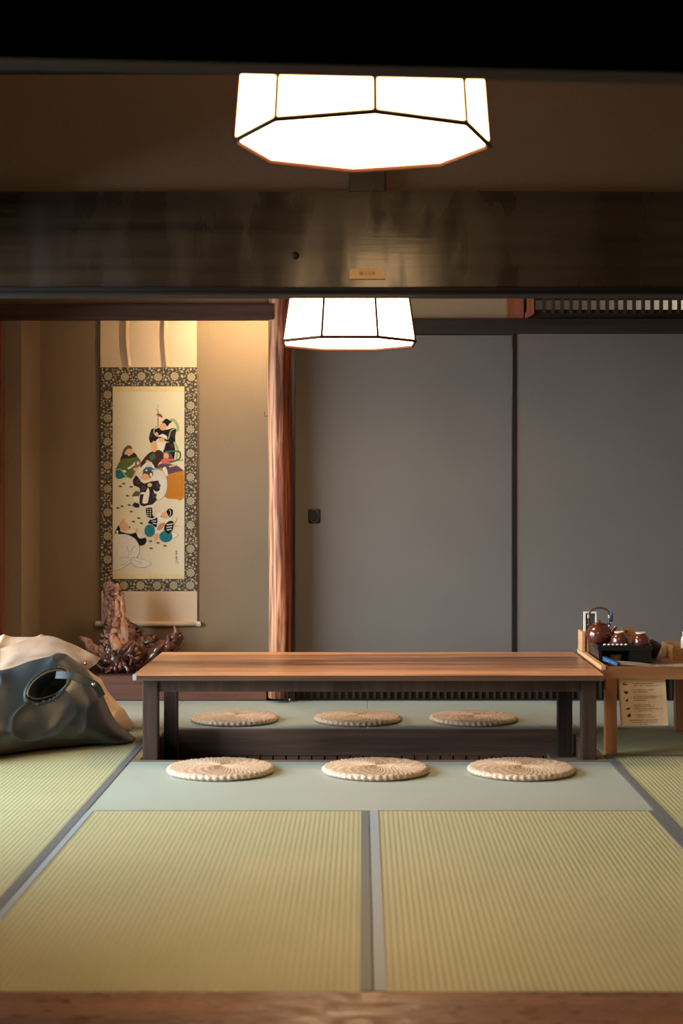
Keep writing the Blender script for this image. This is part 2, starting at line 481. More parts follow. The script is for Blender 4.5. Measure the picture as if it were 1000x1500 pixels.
wall('wall_alcove', [(AX0 - .08, AX1 + .06, 8.15, 8.2, 0, CZ), (AX0 - .08, AX0 - .02, 7.7, 8.15, 0, CZ), (AX1, AX1 + .06, 7.70, 8.15, 0, CZ)],
     M['plaster'], 'ochre plaster lining of the alcove behind the hanging scroll')
wall('wall_corridor', [(-0.38, 2.4, 8.02, 8.10, -.1, CZ), (2.4, 2.5, 7.7, 8.1, -.1, CZ), (XR, 2.4, 7.6, 7.64, -.1, CZ)],
     M['pale_plaster'], 'pale corridor wall seen through the transom lattice')
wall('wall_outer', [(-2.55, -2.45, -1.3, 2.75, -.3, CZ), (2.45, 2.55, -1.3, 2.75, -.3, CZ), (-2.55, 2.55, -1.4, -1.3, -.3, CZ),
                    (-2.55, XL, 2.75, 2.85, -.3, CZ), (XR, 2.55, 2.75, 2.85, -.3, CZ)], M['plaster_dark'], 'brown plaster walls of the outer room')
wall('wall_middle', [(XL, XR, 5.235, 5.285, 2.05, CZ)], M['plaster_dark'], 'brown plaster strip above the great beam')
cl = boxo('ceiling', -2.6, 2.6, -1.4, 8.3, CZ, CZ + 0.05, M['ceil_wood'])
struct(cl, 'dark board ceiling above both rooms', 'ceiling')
for i in range(12):                                   # ceiling battens
    boxo('ceiling_batten', XL, XR, 3.1 + i * 0.38, 3.13 + i * 0.38, CZ - 0.025, CZ, M['ceil_wood'], cl)
# side window: open frame and muntins, daylight enters here
wf = bmesh.new()
for b in ((4.15, 7.15, .08, .12), (4.15, 7.15, 1.74, 1.78), (4.15, 4.20, .12, 1.74), (7.10, 7.15, .12, 1.74), (5.72, 5.78, .12, 1.74)):
    abox(wf, XL - 0.07, XL - 0.03, b[0], b[1], b[2], b[3])
struct(obj('window_1', wf, M['red_wood_z']), 'open wooden window frame in the side wall', 'window')

# great beam between the rooms
bm = bmesh.new()
nx, prof = 60, []
for i in range(nx + 1):
    X = XL + (XR - XL) * i / nx
    wob = 0.004 * noise.noise((X * 1.3, 0, 3))
    prof.append([bm.verts.new((X, 5.20 + .003 * noise.noise((X * 2, 5, 0)), 1.722 + wob)), bm.verts.new((X, 5.20, 1.89)),
                 bm.verts.new((X, 5.20, 2.045 + wob)), bm.verts.new((X, 5.32, 2.05)), bm.verts.new((X, 5.32, 1.722))])
for i in range(nx):
    for k in range(5):
        bm.faces.new((prof[i][k], prof[i][(k + 1) % 5], prof[i + 1][(k + 1) % 5], prof[i + 1][k]))
bm.faces.new(prof[0]); bm.faces.new(prof[-1])
beam = struct(obj('trim_2', bm, M['beam_wood']), 'massive smoke-darkened wooden beam above the tatami room', 'beam')
boxo('rail', XL, XR, 5.192, 5.31, 1.705, 1.7215, M['dark_wood'], beam, 0.002)
boxo('rail_bead', XL, XR, 5.186, 5.30, 1.695, 1.7045, M['dark_wood'], beam, 0.003)
boxo('beam_strut', -0.046, 0.077, 5.20, 5.234, 2.046, CZ - .026, M['beam_wood'], beam, 0.003)
bm = bmesh.new()
lathe(bm, [(0.0135, 0), (0.012, 0.003), (0.006, 0.0045), (0.002, 0.005)], (-0.228, 5.197, 1.828), 14, Matrix.Rotation(math.radians(90), 3, 'X'))
obj('wood_knot', bm, M['dark_wood'], beam, True)
# near beam at the threshold, its underside a little out of level
bm = bmesh.new()
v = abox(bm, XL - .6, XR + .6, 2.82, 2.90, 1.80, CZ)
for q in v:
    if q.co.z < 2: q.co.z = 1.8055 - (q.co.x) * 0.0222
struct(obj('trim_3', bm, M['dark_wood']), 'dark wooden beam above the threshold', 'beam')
# lintel over doors with kamoi groove
o = boxo('trim_4', -0.38, XR, 7.575, 7.72, 1.815, 1.888, M['dark_wood'], None, 0.002)
struct(o, 'dark wooden lintel above the grey sliding doors', 'lintel')
# alcove lintel
o = boxo('trim_5', XL, -0.436, 7.50, 7.57, 1.876, 1.951, M['lintel'], None, 0.003)
struct(o, 'red-brown wooden lintel across the alcove', 'lintel')
o = boxo('trim_6', XL - .02, -1.775, 7.56, 7.62, 0.0, 1.876, M['red_wood_z'], None, 0.003)
struct(o, 'slim red-brown corner post beside the alcove', 'post')
# alcove platform with front board
pl = boxo('floor_alcove', AX0 - .08, AX1 + .05, 7.66, 8.15, -0.1, 0.119, M['lintel'])
struct(pl, 'raised wooden alcove platform under the driftwood', 'platform')
boxo('front_board', -1.775, -0.475, 7.59, 7.66, 0.003, 0.123, M['red_wood'], pl, 0.004)
# natural alcove post
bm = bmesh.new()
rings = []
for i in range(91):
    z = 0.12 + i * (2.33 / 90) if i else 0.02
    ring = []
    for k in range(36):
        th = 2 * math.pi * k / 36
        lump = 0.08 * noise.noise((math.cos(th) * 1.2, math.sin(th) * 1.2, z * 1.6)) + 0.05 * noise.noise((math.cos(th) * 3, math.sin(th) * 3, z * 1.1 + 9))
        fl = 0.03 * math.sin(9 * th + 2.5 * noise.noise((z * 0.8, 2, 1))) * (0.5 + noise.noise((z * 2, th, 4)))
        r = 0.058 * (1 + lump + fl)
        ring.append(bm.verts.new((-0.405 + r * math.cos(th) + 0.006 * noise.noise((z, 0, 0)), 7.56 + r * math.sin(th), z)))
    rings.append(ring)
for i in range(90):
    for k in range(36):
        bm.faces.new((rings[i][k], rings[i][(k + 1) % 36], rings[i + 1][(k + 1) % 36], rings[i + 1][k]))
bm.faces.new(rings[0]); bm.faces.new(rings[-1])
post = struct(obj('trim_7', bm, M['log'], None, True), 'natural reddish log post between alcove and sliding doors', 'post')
bm = bmesh.new()
tube(bm, [(-0.464, 7.52, 1.405), (-0.478, 7.52, 1.403), (-0.480, 7.52, 1.412), (-0.480, 7.52, 1.424)], 0.0016, 6)
obj('hook', bm, M['black_metal'], post)
boxo('filler_strip', -0.352, -0.335, 7.575, 7.66, 0.0, 1.815, M['lacquer'], post)

# slatted base below the doors
base = boxo('baseboard_back', -0.34, XR, 7.64, 7.70, 0, 0.118, M['dark_wood'])
struct(base, 'dark slatted board below the sliding doors', 'baseboard')
first = boxo('base_slat', -0.33, -0.318, 7.622, 7.639, 0.006, 0.112, M['dark_wood'], base, 0.001)
for i in range(1, 62):
    o = first.copy(); COL.objects.link(o); o.location.x += i * 0.035
boxo('base_sill', -0.34, XR, 7.590, 7.64, 0.0, 0.006, M['dark_wood'], base)

# sliding doors
def fusuma(name, x0, x1, y, z0, z1, label, fr=0.016):
    p = boxo(name, x0 + fr, x1 - fr, y + 0.006, y + 0.024, z0 + fr, z1 - fr * 0.3, M['fusuma'])
    struct(p, label, 'sliding door')
    for a, b, c, d in ((x0, x0 + fr, z0, z1), (x1 - fr, x1, z0, z1)):
        boxo('door_stile', a, b, y, y + 0.03, c, d, M['lacquer'], p, 0.002)
    boxo('door_rail', x0 + fr, x1 - fr, y, y + 0.03, z0, z0 + fr, M['lacquer'], p, 0.002)
    boxo('door_rail', x0 + fr, x1 - fr, y, y + 0.03, z1 - fr * 0.3, z1, M['lacquer'], p)
    return p
d1 = fusuma('door_1', -0.352, 0.765, 7.665, 0.12, 1.822, 'slate grey sliding door with a black recessed pull', 0.012)
d2 = fusuma('door_2', 0.738, XR, 7.600, 0.12, 1.825, 'slate grey sliding door behind the serving table', 0.022)
# recessed pull
def rrect(w, h, r, n=6):
    out = []
    for cx, cy, a0 in ((w - r, h - r, 0), (-w + r, h - r, 90), (-w + r, -h + r, 180), (w - r, -h + r, 270)):
        for i in range(n + 1):
            a = math.radians(a0 + 90 * i / n)
            out.append((cx + r * math.cos(a), cy + r * math.sin(a)))
    return out
pc = P(460, 756, 7.671)
bm = bmesh.new()
outer = rrect(0.031, 0.037, 0.009)
n = len(outer)
inner = [(0.021 * math.cos(2 * math.pi * (i + .5) / n), 0.028 * math.sin(2 * math.pi * (i + .5) / n)) for i in range(n)]
l = [[bm.verts.new((pc.x + x, 7.670, pc.z + z)) for x, z in outer],
     [bm.verts.new((pc.x + x * .97, 7.6655, pc.z + z * .97)) for x, z in outer],
     [bm.verts.new((pc.x + x, 7.6650, pc.z + z)) for x, z in inner],
     [bm.verts.new((pc.x + x * .9, 7.6690, pc.z + z * .9)) for x, z in inner]]
for a, b in zip(l, l[1:]):
    for i in range(n): bm.faces.new((a[i], a[(i + 1) % n], b[(i + 1) % n], b[i]))
bm.faces.new(l[3])
pull = obj('door_pull', bm, M['lacquer'], d1)
bm = bmesh.new()
pts = [(pc.x + 0.0225 * math.cos(a), 7.6642, pc.z + 0.0295 * math.sin(a)) for a in [2 * math.pi * i / 28 for i in range(29)]]
tube(bm, pts, 0.0016, 6)
obj('pull_ring', bm, plain('worn_pull_rim', (0.10, 0.10, 0.10), 0.35, 0.5, 0.6), pull, True)

# transom: short red post, bracket, lattice
o = boxo('trim_8', 0.713, 0.797, 7.60, 7.66, 1.888, CZ - .03, M['red_wood_z'], None, 0.003)
struct(o, 'red-brown short post above the sliding doors', 'post')
bm = bmesh.new()
sh = [(0.802, 1.888), (0.835, 1.905), (0.847, 1.915), (0.847, CZ - .03), (0.812, CZ - .03), (0.812, 1.93), (0.802, 1.912)]
f0 = [bm.verts.new((x, 7.60, z)) for x, z in sh]; f1 = [bm.verts.new((x, 7.65, z)) for x, z in sh]
bm.faces.new(f0); bm.faces.new(f1)
for i in range(len(sh)): bm.faces.new((f0[i], f0[(i + 1) % len(sh)], f1[(i + 1) % len(sh)], f1[i]))
obj('bracket', bm, M['red_wood_z'], o)
lat = boxo('trim_9', 0.86, XR, 7.625, 7.67, 1.889, 1.938, M['dark_wood'], None, 0.002)
struct(lat, 'dark lattice transom above the sliding door by the serving table', 'transom')
boxo('lattice_rail', 0.86, XR, 7.632, 7.67, 1.990, 2.10, M['lintel'], lat)
first = boxo('lattice_slat', 0.892, 0.909, 7.615, 7.631, 1.92, 2.099, M['lintel'], lat, 0.001)
for i in range(1, 21):
    o = first.copy(); COL.objects.link(o); o.location.x += i * 0.0446

# ------------------------------------------------------------------ lamps
def lamp(x, y, z, R, H, rot, mat, label, taper=0.9, matb=None, fr=0.005):
    t = thing('ceiling_lamp', (x, y, z), label, 'lamp')
    lo = [(x + R * math.sin(rot + k * math.pi / 4), y - R * math.cos(rot + k * math.pi / 4), z) for k in range(8)]
    hi = [(x + (a - x) * taper, y + (b - y) * taper, z + H) for a, b, _ in lo]
    for k in range(8):
        bm = bmesh.new()
        q = [bm.verts.new(p) for p in (lo[k], lo[(k + 1) % 8], hi[(k + 1) % 8], hi[k])]
        bm.faces.new(q)
        c = Vector((x, y, 0))
        q2 = [bm.verts.new(((p.co - c) * 1).lerp(Vector((0, 0, p.co.z)), 0.01) + c) for p in q]
        bm.faces.new(q2)
        for i in range(4): bm.faces.new((q[i], q[(i + 1) % 4], q2[(i + 1) % 4], q2[i]))
        obj('paper_panel', bm, mat, t)
    bm = bmesh.new()
    a = [bm.verts.new((x + (p[0] - x) * .985, y + (p[1] - y) * .985, z + .004)) for p in lo]
    b = [bm.verts.new((x + (p[0] - x) * .985, y + (p[1] - y) * .985, z + .007)) for p in lo]
    bm.faces.new(a); bm.faces.new(b)
    for i in range(8): bm.faces.new((a[i], a[(i + 1) % 8], b[(i + 1) % 8], b[i]))
    obj('bottom_panel', bm, matb, t)
    bm = bmesh.new()
    for k in range(8): tube(bm, [lo[k], lo[(k + 1) % 8]], fr, 6)
    obj('bottom_frame', bm, M['lamp_frame'], t)
    bm = bmesh.new()
    for k in range(8): tube(bm, [hi[k], hi[(k + 1) % 8]], fr, 6)
    obj('top_frame', bm, M['lamp_frame'], t)
    for k in range(8):
        bm = bmesh.new(); tube(bm, [lo[k], hi[k]], fr * 0.75, 6)
        obj('frame_rib', bm, M['lamp_frame'], t)
    bm = bmesh.new(); tube(bm, [(x, y, z + H - .01), (x, y, CZ)], 0.012, 10)
    obj('stem', bm, M['dark_wood'], t)
    bm = bmesh.new(); abox(bm, x - R * .86, x + R * .86, y - .012, y + .012, z + H - .01, z + H + .004)
    abox(bm, x - .012, x + .012, y - R * .86, y + R * .86, z + H - .0095, z + H + .0045)
    obj('top_bar', bm, M['lamp_frame'], t)
    return t
lamp(0.001, 3.52, 1.824, 0.293, 0.26, math.radians(5), M['lamp1'], 'octagonal white paper lamp hanging in front of the great beam', 0.93, M['lamp1b'], 0.007)
lamp(-0.056, 6.27, 1.636, 0.287, 0.24, math.radians(22.5 + 1.2), M['lamp2'], 'octagonal white paper lamp hanging over the low table', 0.87, M['lamp2b'], 0.0065)
# alcove lamp tucked behind the alcove lintel
al = thing('alcove_lamp', (-0.60, 7.70, 2.03), 'small warm lamp tucked behind the alcove lintel', 'lamp')
bm = bmesh.new(); tube(bm, [(-0.60, 7.72, 2.03), (-0.55, 7.72, 2.03)], 0.016, 12)
obj('bulb', bm, emit('alcove_bulb', (1.0, 0.76, 0.46), TOKO * 18), al, True)
boxo('holder', -0.69, -0.51, 7.66, 7.80, 2.05, 2.07, M['black_metal'], al)
boxo('shade', -0.654, -0.650, 7.665, 7.757, 1.955, 2.05, M['black_metal'], al)  # unseen plate added to block the bulb's light towards the left wall
boxo('holder_arm', -0.585, -0.565, 7.70, 7.74, 2.044, 2.0495, M['black_metal'], al)

# ------------------------------------------------------------------ plaque on beam
def text(name, s, size, c, mat, parent, facing='front', yaw=0.0, ext=0.0002, align='CENTER'):
    cu = bpy.data.curves.new(name, 'FONT')
    cu.body = s; cu.size = size; cu.align_x = align; cu.align_y = 'CENTER'; cu.extrude = ext
    cu.resolution_u = 2
    o = bpy.data.objects.new(name, cu)
    COL.objects.link(o)
    bpy.context.view_layer.update()
    dg = bpy.context.evaluated_depsgraph_get()
    me = bpy.data.meshes.new_from_object(o.evaluated_get(dg))
    bpy.data.objects.remove(o)
    me.materials.clear()
    me.transform(Matrix.Translation(c) @ Matrix.Rotation(yaw, 4, 'Z') @ Matrix.Rotation(math.radians(90), 4, 'X'))
    return link(name, me, mat, parent)
pq = thing('name_plaque', (0.016, 5.19, 1.748), 'small orange wooden plaque with four dark characters on the beam', 'plaque')
bm = bmesh.new()
rr = rrect(0.0605, 0.0165, 0.004, 4)
f0 = [bm.verts.new((0.016 + x, 5.186, 1.7645 + z)) for x, z in rr]; f1 = [bm.verts.new((0.016 + x, 5.1965, 1.7645 + z)) for x, z in rr]
bm.faces.new(f0); bm.faces.new(f1)
for i in range(len(rr)): bm.faces.new((f0[i], f0[(i + 1) % len(rr)], f1[(i + 1) % len(rr)], f1[i]))
obj('board', bm, wood('plaque_wood', (0.86, 0.44, 0.15), (0.95, 0.56, 0.22), 'X', 0.5), pq)
text('lettering', '\u982d\u4e0a\u6ce8\u610f', 0.0135, (0.016, 5.1858, 1.7650), plain('plaque_ink', (0.25, 0.10, 0.03), 0.7), pq)

# ------------------------------------------------------------------ hanging scroll
SD = 8.135                                     # depth of the scroll face
scroll = thing('hanging_scroll', (*P(217, 917, SD).xy, P(217, 917, SD).z), 'tall hanging scroll with a floral brocade border and painted robed figures', 'scroll')
def srect(name, x0, y0, x1, y1, d, mat, th=0.002):
    a, b = P(x0, y1, SD), P(x1, y0, SD)
    return boxo(name, a.x, b.x, d, d + th, a.z, b.z, mat, scroll)
M['silk'] = plaster('peach_silk', (0.70, 0.52, 0.36), 0.05, 300, 0.1, 0.8)
M['paper'] = plaster('cream_paper', (0.76, 0.66, 0.46), 0.03, 200, 0.05, 0.85)
M['gold_strip'] = plain('gold_strip', (0.74, 0.58, 0.30), 0.7)
M['brocade'] = plain('brocade_ground', (0.060, 0.045, 0.030), 0.75)
M['brocade_gold'] = plain('brocade_gold', (0.44, 0.35, 0.20), 0.6)
M['brocade_mid'] = plain('brocade_mid', (0.30, 0.235, 0.13), 0.65)
srect('upper_silk', 147, 420, 288, 539, SD, M['silk'])
br = srect('brocade_mount', 147.5, 538, 288.5, 866, SD - 0.0006, M['brocade'])
srect('lower_silk', 148.5, 866, 288.5, 914, SD, M['silk'])
painting = srect('painting', 165, 566, 270, 848, SD - 0.0012, M['paper'])
a, b = P(165, 574, SD), P(270, 566, SD)
boxo('paper_strip', a.x, b.x, SD - 0.0015, SD - .0011, a.z, b.z, M['gold_strip'], painting)
a, b = P(165, 848, SD), P(270, 841, SD)
boxo('paper_strip', a.x, b.x, SD - 0.0015, SD - .0011, a.z, b.z, M['gold_strip'], painting)
bm = bmesh.new()
a, b = P(146, 914, SD), P(290, 914, SD)
tube(bm, [(a.x, SD - .004, a.z), (b.x, SD - .004, b.z)], 0.0125, 16)
rl = obj('roller', bm, M['silk'], scroll, True)
for x0, x1 in ((140.5, 148), (288, 294)):
    a, b = P(x0, 914, SD), P(x1, 914, SD)
    bm = bmesh.new(); tube(bm, [(a.x, SD - .004, a.z), (b.x, SD - .004, b.z)], 0.0145, 16)
    obj('roller_cap', bm, plain('ivory_cap', (0.66, 0.58, 0.42), 0.4), rl)
# two loose ribbons curling away at the lower end
for xc, dx in ((187.5, 6), (243.5, 4)):
    bm = bmesh.new()
    rows = []
    for i in range(26):
        t = i / 25
        y = 430 + 106 * t
        c = P(xc + dx * max(0, t - .55) ** 1.6 * 2.2, y, SD)
        dpt = SD - 0.006 - 0.012 * math.sin(max(0, t) * 2.6) - 0.020 * max(0, t - .8)
        w_ = 0.0105 * (1 - 0.25 * t)
        sk = 0.005
        rows.append((bm.verts.new((c.x - w_, dpt - sk, c.z)), bm.verts.new((c.x + w_, dpt + sk, c.z))))
    for a, b in zip(rows, rows[1:]): bm.faces.new((a[0], a[1], b[1], b[0]))
    r = bmesh.ops.solidify(bm, geom=bm.faces[:], thickness=0.0012)
    obj('ribbon', bm, plain('ribbon_highlight_silk', (0.86, 0.70, 0.47), 0.6), scroll, False)  # silk lightened so that its colour holds the ribbons' bright highlight

# brocade ornament: rosettes and leaves, woven print on the mount
rnd = random.Random(4)
bmg, bmm = bmesh.new(), bmesh.new()
def disc(bm, x, y, r, d, n=8, rx=None, rot=0.0):
    vs = []
    for k in range(n):
        a = 2 * math.pi * k / n
        u, v = (rx or r) * math.cos(a), r * math.sin(a)
        p = P(x + u * math.cos(rot) - v * math.sin(rot), y + u * math.sin(rot) + v * math.cos(rot), SD)
        vs.append(bm.verts.new((p.x, d, p.z)))
    bm.faces.new(vs)
ros = []
for i in range(6): ros.append((158.5 + i * 24.3, 551 + (i % 2) * 1.2))
for i in range(6): ros.append((157 + i * 24.3, 857.5))
for i in range(8): ros.append((157.5, 578 + i * 34.5)); ros.append((279, 594 + i * 35))
for x, y in ros:
    for k in range(9):
        a = 2 * math.pi * k / 9
        disc(bmg, x + 4.6 * math.cos(a), y + 4.6 * math.sin(a), 1.75, SD - .00085, 6)
    disc(bmm, x, y, 4.2, SD - .00095, 10)
    for k in range(6):
        a = 2 * math.pi * k / 6
        disc(bmg, x + 2.2 * math.cos(a), y + 2.2 * math.sin(a), 0.95, SD - .00105, 5)
    disc(bmg, x, y, 0.9, SD - .00105, 6)
placed = []
tries = 0
while tries < 16000:
    tries += 1
    x, y = rnd.uniform(148.5, 287.5), rnd.uniform(539.5, 865)
    if 163.5 < x < 271.5 and 564.5 < y < 849.5: continue
    r = rnd.uniform(0.9, 2.6)
    if any((x - a) ** 2 + (y - b) ** 2 < (6.6 + r) ** 2 for a, b in ros): continue
    if any((x - a) ** 2 + (y - b) ** 2 < (c + r + .1) ** 2 for a, b, c in placed): continue
    placed.append((x, y, r))
    rot = rnd.uniform(0, 3.1)
    disc(bmg if rnd.random() < .65 else bmm, x, y, r * .8, SD - .0008, 6, r * 1.15, rot)
obj('brocade_flowers', bmg, M['brocade_gold'], br)['kind'] = 'stuff'
obj('brocade_flowers', bmm, M['brocade_mid'], br)['kind'] = 'stuff'

# the painting: flat print of seven robed figures, sacks and scattered coins
def Q(u, v): return 160 + u / 8.333, 590 + v / 8.333
INK = {}
def ink(name, rgb):
    if name not in INK:
        c = tuple((x / 255) ** 2.2 for x in rgb)
        INK[name] = plain('ink_' + name, c, 0.85, 0.15, var=0.06, vscale=90)
    return INK[name]
layer = [0]
FIG = {'bm': None, 'mats': []}
def start(): FIG['bm'] = bmesh.new(); FIG['mats'] = []
def finish(name): obj(name, FIG['bm'], FIG['mats'], painting, recalc=False)
def face(px, name, rgb):
    m = ink(name, rgb)
    if m not in FIG['mats']: FIG['mats'].append(m)
    layer[0] += 1
    d = SD - 0.0016 - layer[0] * 0.000018
    bm = FIG['bm']
    vs = []
    for x, y in px:
        p = P(min(max(x, 165.2), 269.8), y, SD)
        vs.append(bm.verts.new((p.x, d, p.z)))
    f = bm.faces.new(vs)
    f.normal_update()
    if f.normal.y > 0: f.normal_flip()
    f.material_index = FIG['mats'].index(m)
def poly(pts, name, rgb, smooth=True):
    if smooth and len(pts) > 4:
        k = len(pts); out = []
        for i in range(k):
            p0, p1, p2, p3 = pts[i - 1], pts[i], pts[(i + 1) % k], pts[(i + 2) % k]
            for u in (0, .33, .67):
                out.append(tuple(p1[j] + 0.5 * u * (p2[j] - p0[j]) * 0.6 + u * u * ((p2[j] - p1[j]) * 1.5 - 0.6 * (p2[j] - p0[j]) * .5 * 1.0) * 0 + u * (p2[j] - p1[j]) * (1 - 0.0) - 0.5 * u * u * (p2[j] - p0[j]) * 0.6 for j in (0, 1)))
        pts = out
    face([Q(*p) for p in pts], name, rgb)
def ell(u, v, ru, rv, name, rgb, n=16, rot=0):
    c, s = math.cos(rot), math.sin(rot)
    face([Q(u + ru * math.cos(2 * math.pi * k / n) * c - rv * math.sin(2 * math.pi * k / n) * s,
            v + ru * math.cos(2 * math.pi * k / n) * s + rv * math.sin(2 * math.pi * k / n) * c) for k in range(n)], name, rgb)
def line(pts, wd, name, rgb, n=None):
    pts = spline(pts, n or 6 * len(pts))
    L, R = [], []
    for i, p in enumerate(pts):
        a, b = pts[max(i - 1, 0)], pts[min(i + 1, len(pts) - 1)]
        dx, dy = b[0] - a[0], b[1] - a[1]
        l = math.hypot(dx, dy) or 1
        L.append((p[0] - dy / l * wd / 2, p[1] + dx / l * wd / 2)); R.append((p[0] + dy / l * wd / 2, p[1] - dx / l * wd / 2))
    for i in range(len(pts) - 1):
        pass
    face([Q(*p) for p in L + R[::-1]], name, rgb)
BLK, SKN, BRN, GRN, LGR, TEA, WHT, PNK, PUR, ORG, GRY = (38, 34, 36), (226, 172, 124), (72, 48, 46), (92, 108, 58), (158, 176, 118), (44, 116, 130), (232, 222, 202), (214, 108, 98), (96, 76, 96), (196, 128, 52), (98, 84, 78)
RED, DGR, TAN = (178, 60, 44), (70, 104, 80), (150, 122, 80)
# standing warrior in black
start()
line([(595, 95), (595, 200), (597, 300)], 9, 'pole', (112, 72, 42)); line([(570, 75), (590, 90), (592, 20)], 4, 'pole', (112, 72, 42))
poly([(565, 155), (585, 135), (620, 132), (640, 150), (655, 185), (622, 172), (590, 152)], 'red', RED)
line([(740, 210), (790, 215), (830, 270), (838, 330), (815, 340)], 34, 'lgreen', LGR)
line([(790, 470), (835, 570), (825, 690), (905, 700)], 26, 'lgreen', LGR)
poly([(670, 570), (690, 490), (780, 480), (805, 580), (790, 690), (740, 640), (660, 605)], 'black', BLK)
poly([(485, 420), (515, 320), (560, 320), (620, 300), (690, 330), (760, 310), (815, 312), (805, 400), (808, 475), (740, 480), (690, 470), (640, 440), (600, 432), (560, 480), (500, 490)], 'black', BLK)
poly([(492, 415), (518, 350), (550, 335), (545, 395), (505, 425)], 'brown', BRN); poly([(745, 400), (775, 335), (803, 360), (795, 435)], 'brown', BRN)
poly([(725, 500), (780, 500), (790, 560), (745, 540)], 'brown', BRN)
poly([(640, 240), (690, 192), (735, 215), (770, 225), (735, 255), (715, 290), (690, 270), (650, 245)], 'black', BLK)
ell(655, 292, 44, 46, 'skin', SKN)
line([(600, 285), (555, 310), (548, 370), (585, 395)], 14, 'lgreen', LGR); line([(810, 312), (750, 345), (718, 440), (670, 430)], 14, 'lgreen', LGR)
poly([(605, 400), (650, 380), (705, 410), (700, 438), (640, 418), (590, 415)], 'white', WHT)
ell(578, 385, 22, 26, 'skin', SKN); ell(640, 452, 34, 28, 'skin', SKN)
poly([(580, 480), (640, 500), (690, 480), (655, 550), (662, 612), (612, 600), (600, 520)], 'white', WHT)
finish('painted_figure')
# bald elder
start()
poly([(375, 745), (470, 625), (540, 590), (610, 575), (662, 612), (652, 690), (612, 730), (570, 805), (545, 765), (490, 712), (430, 775), (390, 805)], 'brown', BRN)
ell(546, 535, 40, 68, 'skin', SKN); ell(530, 660, 34, 44, 'dgreen', DGR, 16, 0.4)
poly([(400, 840), (450, 785), (530, 788), (560, 812), (470, 830)], 'teal', TEA)
line([(475, 725), (410, 785), (378, 840)], 26, 'white', WHT); line([(505, 725), (545, 800)], 22, 'white', WHT)
ell(468, 715, 26, 16, 'skin', SKN)
finish('painted_figure')
# seated woman in purple
start()
poly([(655, 700), (665, 615), (730, 605), (765, 640), (775, 690), (730, 720)], 'hair', GRY)
poly([(600, 760), (650, 735), (740, 745), (830, 770), (905, 825), (860, 850), (720, 875), (690, 810), (575, 805)], 'purple', PUR)
ell(695, 650, 32, 42, 'skin', SKN)
poly([(628, 705), (680, 672), (740, 690), (795, 675), (800, 708), (740, 745), (650, 742)], 'pink', PNK)
line([(680, 598), (790, 590), (862, 605), (858, 680), (790, 715), (730, 720)], 20, 'dgreen', DGR)
line([(730, 780), (830, 755)], 18, 'skin', SKN)
poly([(655, 790), (690, 785), (715, 860), (690, 890), (660, 830)], 'white', WHT)
poly([(575, 805), (640, 790), (655, 830), (600, 850)], 'orange', ORG)
finish('painted_figure')
# seated man in green
start()
poly([(150, 632), (185, 552), (235, 515), (275, 538), (280, 570), (215, 580), (190, 620)], 'gray', GRY)
poly([(130, 712), (170, 622), (240, 650), (300, 603), (348, 665), (250, 695)], 'brown', BRN)
poly([(68, 835), (110, 745), (150, 690), (260, 678), (340, 658), (385, 712), (335, 810), (292, 900), (262, 925), (190, 905), (160, 845), (90, 815)], 'green', GRN)
ell(245, 598, 42, 40, 'skin', SKN)
poly([(76, 832), (130, 812), (182, 872), (195, 908), (115, 932), (80, 905)], 'teal', TEA)
line([(95, 812), (150, 820), (195, 890), (255, 922)], 14, 'lgreen', LGR)
line([(228, 805), (290, 765), (318, 728)], 24, 'white', WHT); ell(187, 836, 24, 14, 'white', WHT, 12, 0.3)
ell(350, 745, 38, 42, 'gray2', (140, 118, 92)); ell(352, 738, 12, 18, 'white', WHT); ell(322, 812, 28, 22, 'skin', SKN)
finish('painted_figure')
# big sack and straw basket
start()
poly([(690, 905), (760, 862), (912, 828), (912, 1160), (830, 1176), (720, 1170), (660, 1135), (700, 1050), (708, 960)], 'orange', ORG)
for i in range(12):
    line([(700 + 3 * (i % 3), 925 + i * 20), (790, 905 + i * 21), (905, 893 + i * 21)], 3, 'orange_dark', (160, 98, 36))
finish('painted_basket')
start()
ell(592, 1000, 120, 190, 'outline', (120, 108, 96), 28); ell(592, 1000, 116, 186, 'sack', (222, 214, 198), 28)
finish('painted_sack')
# dancer
start()
poly([(290, 940), (330, 885), (385, 960), (430, 985), (500, 962), (600, 948), (616, 1068), (565, 1080), (535, 1055), (582, 1185), (500, 1252), (400, 1260), (368, 1220), (380, 1110), (368, 1040), (300, 1012)], 'black2', (56, 46, 46))
ell(472, 868, 66, 54, 'hair2', (86, 72, 60)); ell(510, 880, 16, 24, 'white', WHT); ell(455, 825, 12, 10, 'white', WHT)
ell(438, 910, 52, 46, 'skin', SKN); line([(395, 930), (430, 960), (480, 940)], 14, 'white', WHT)
for u, v in ((360, 962), (418, 1040), (602, 1010), (555, 1130)): ell(u, v, 26, 26, 'gray', GRY); ell(u, v, 14, 14, 'black', BLK)
poly([(365, 1125), (400, 1090), (440, 1095), (475, 1030), (492, 1100), (470, 1222), (405, 1222), (425, 1120)], 'white', WHT)
ell(495, 1003, 28, 24, 'skin', SKN); line([(300, 905), (318, 860)], 24, 'skin', SKN)
poly([(278, 1135), (320, 1078), (378, 1090), (362, 1140), (300, 1150)], 'gray', GRY); poly([(290, 1145), (350, 1140), (365, 1195), (305, 1190)], 'white', WHT)
poly([(282, 1252), (312, 1215), (370, 1240), (362, 1280), (310, 1275)], 'black2', (56, 46, 46))
poly([(448, 1290), (520, 1278), (525, 1360), (552, 1395), (520, 1408), (460, 1392)], 'black', BLK)
for i in range(4):
    for j in range(2): ell(472 + j * 30, 1302 + i * 26, 9, 8, 'white', WHT, 6)
poly([(430, 1262), (520, 1245), (570, 1215), (575, 1235), (500, 1280)], 'white', WHT)
finish('painted_figure')
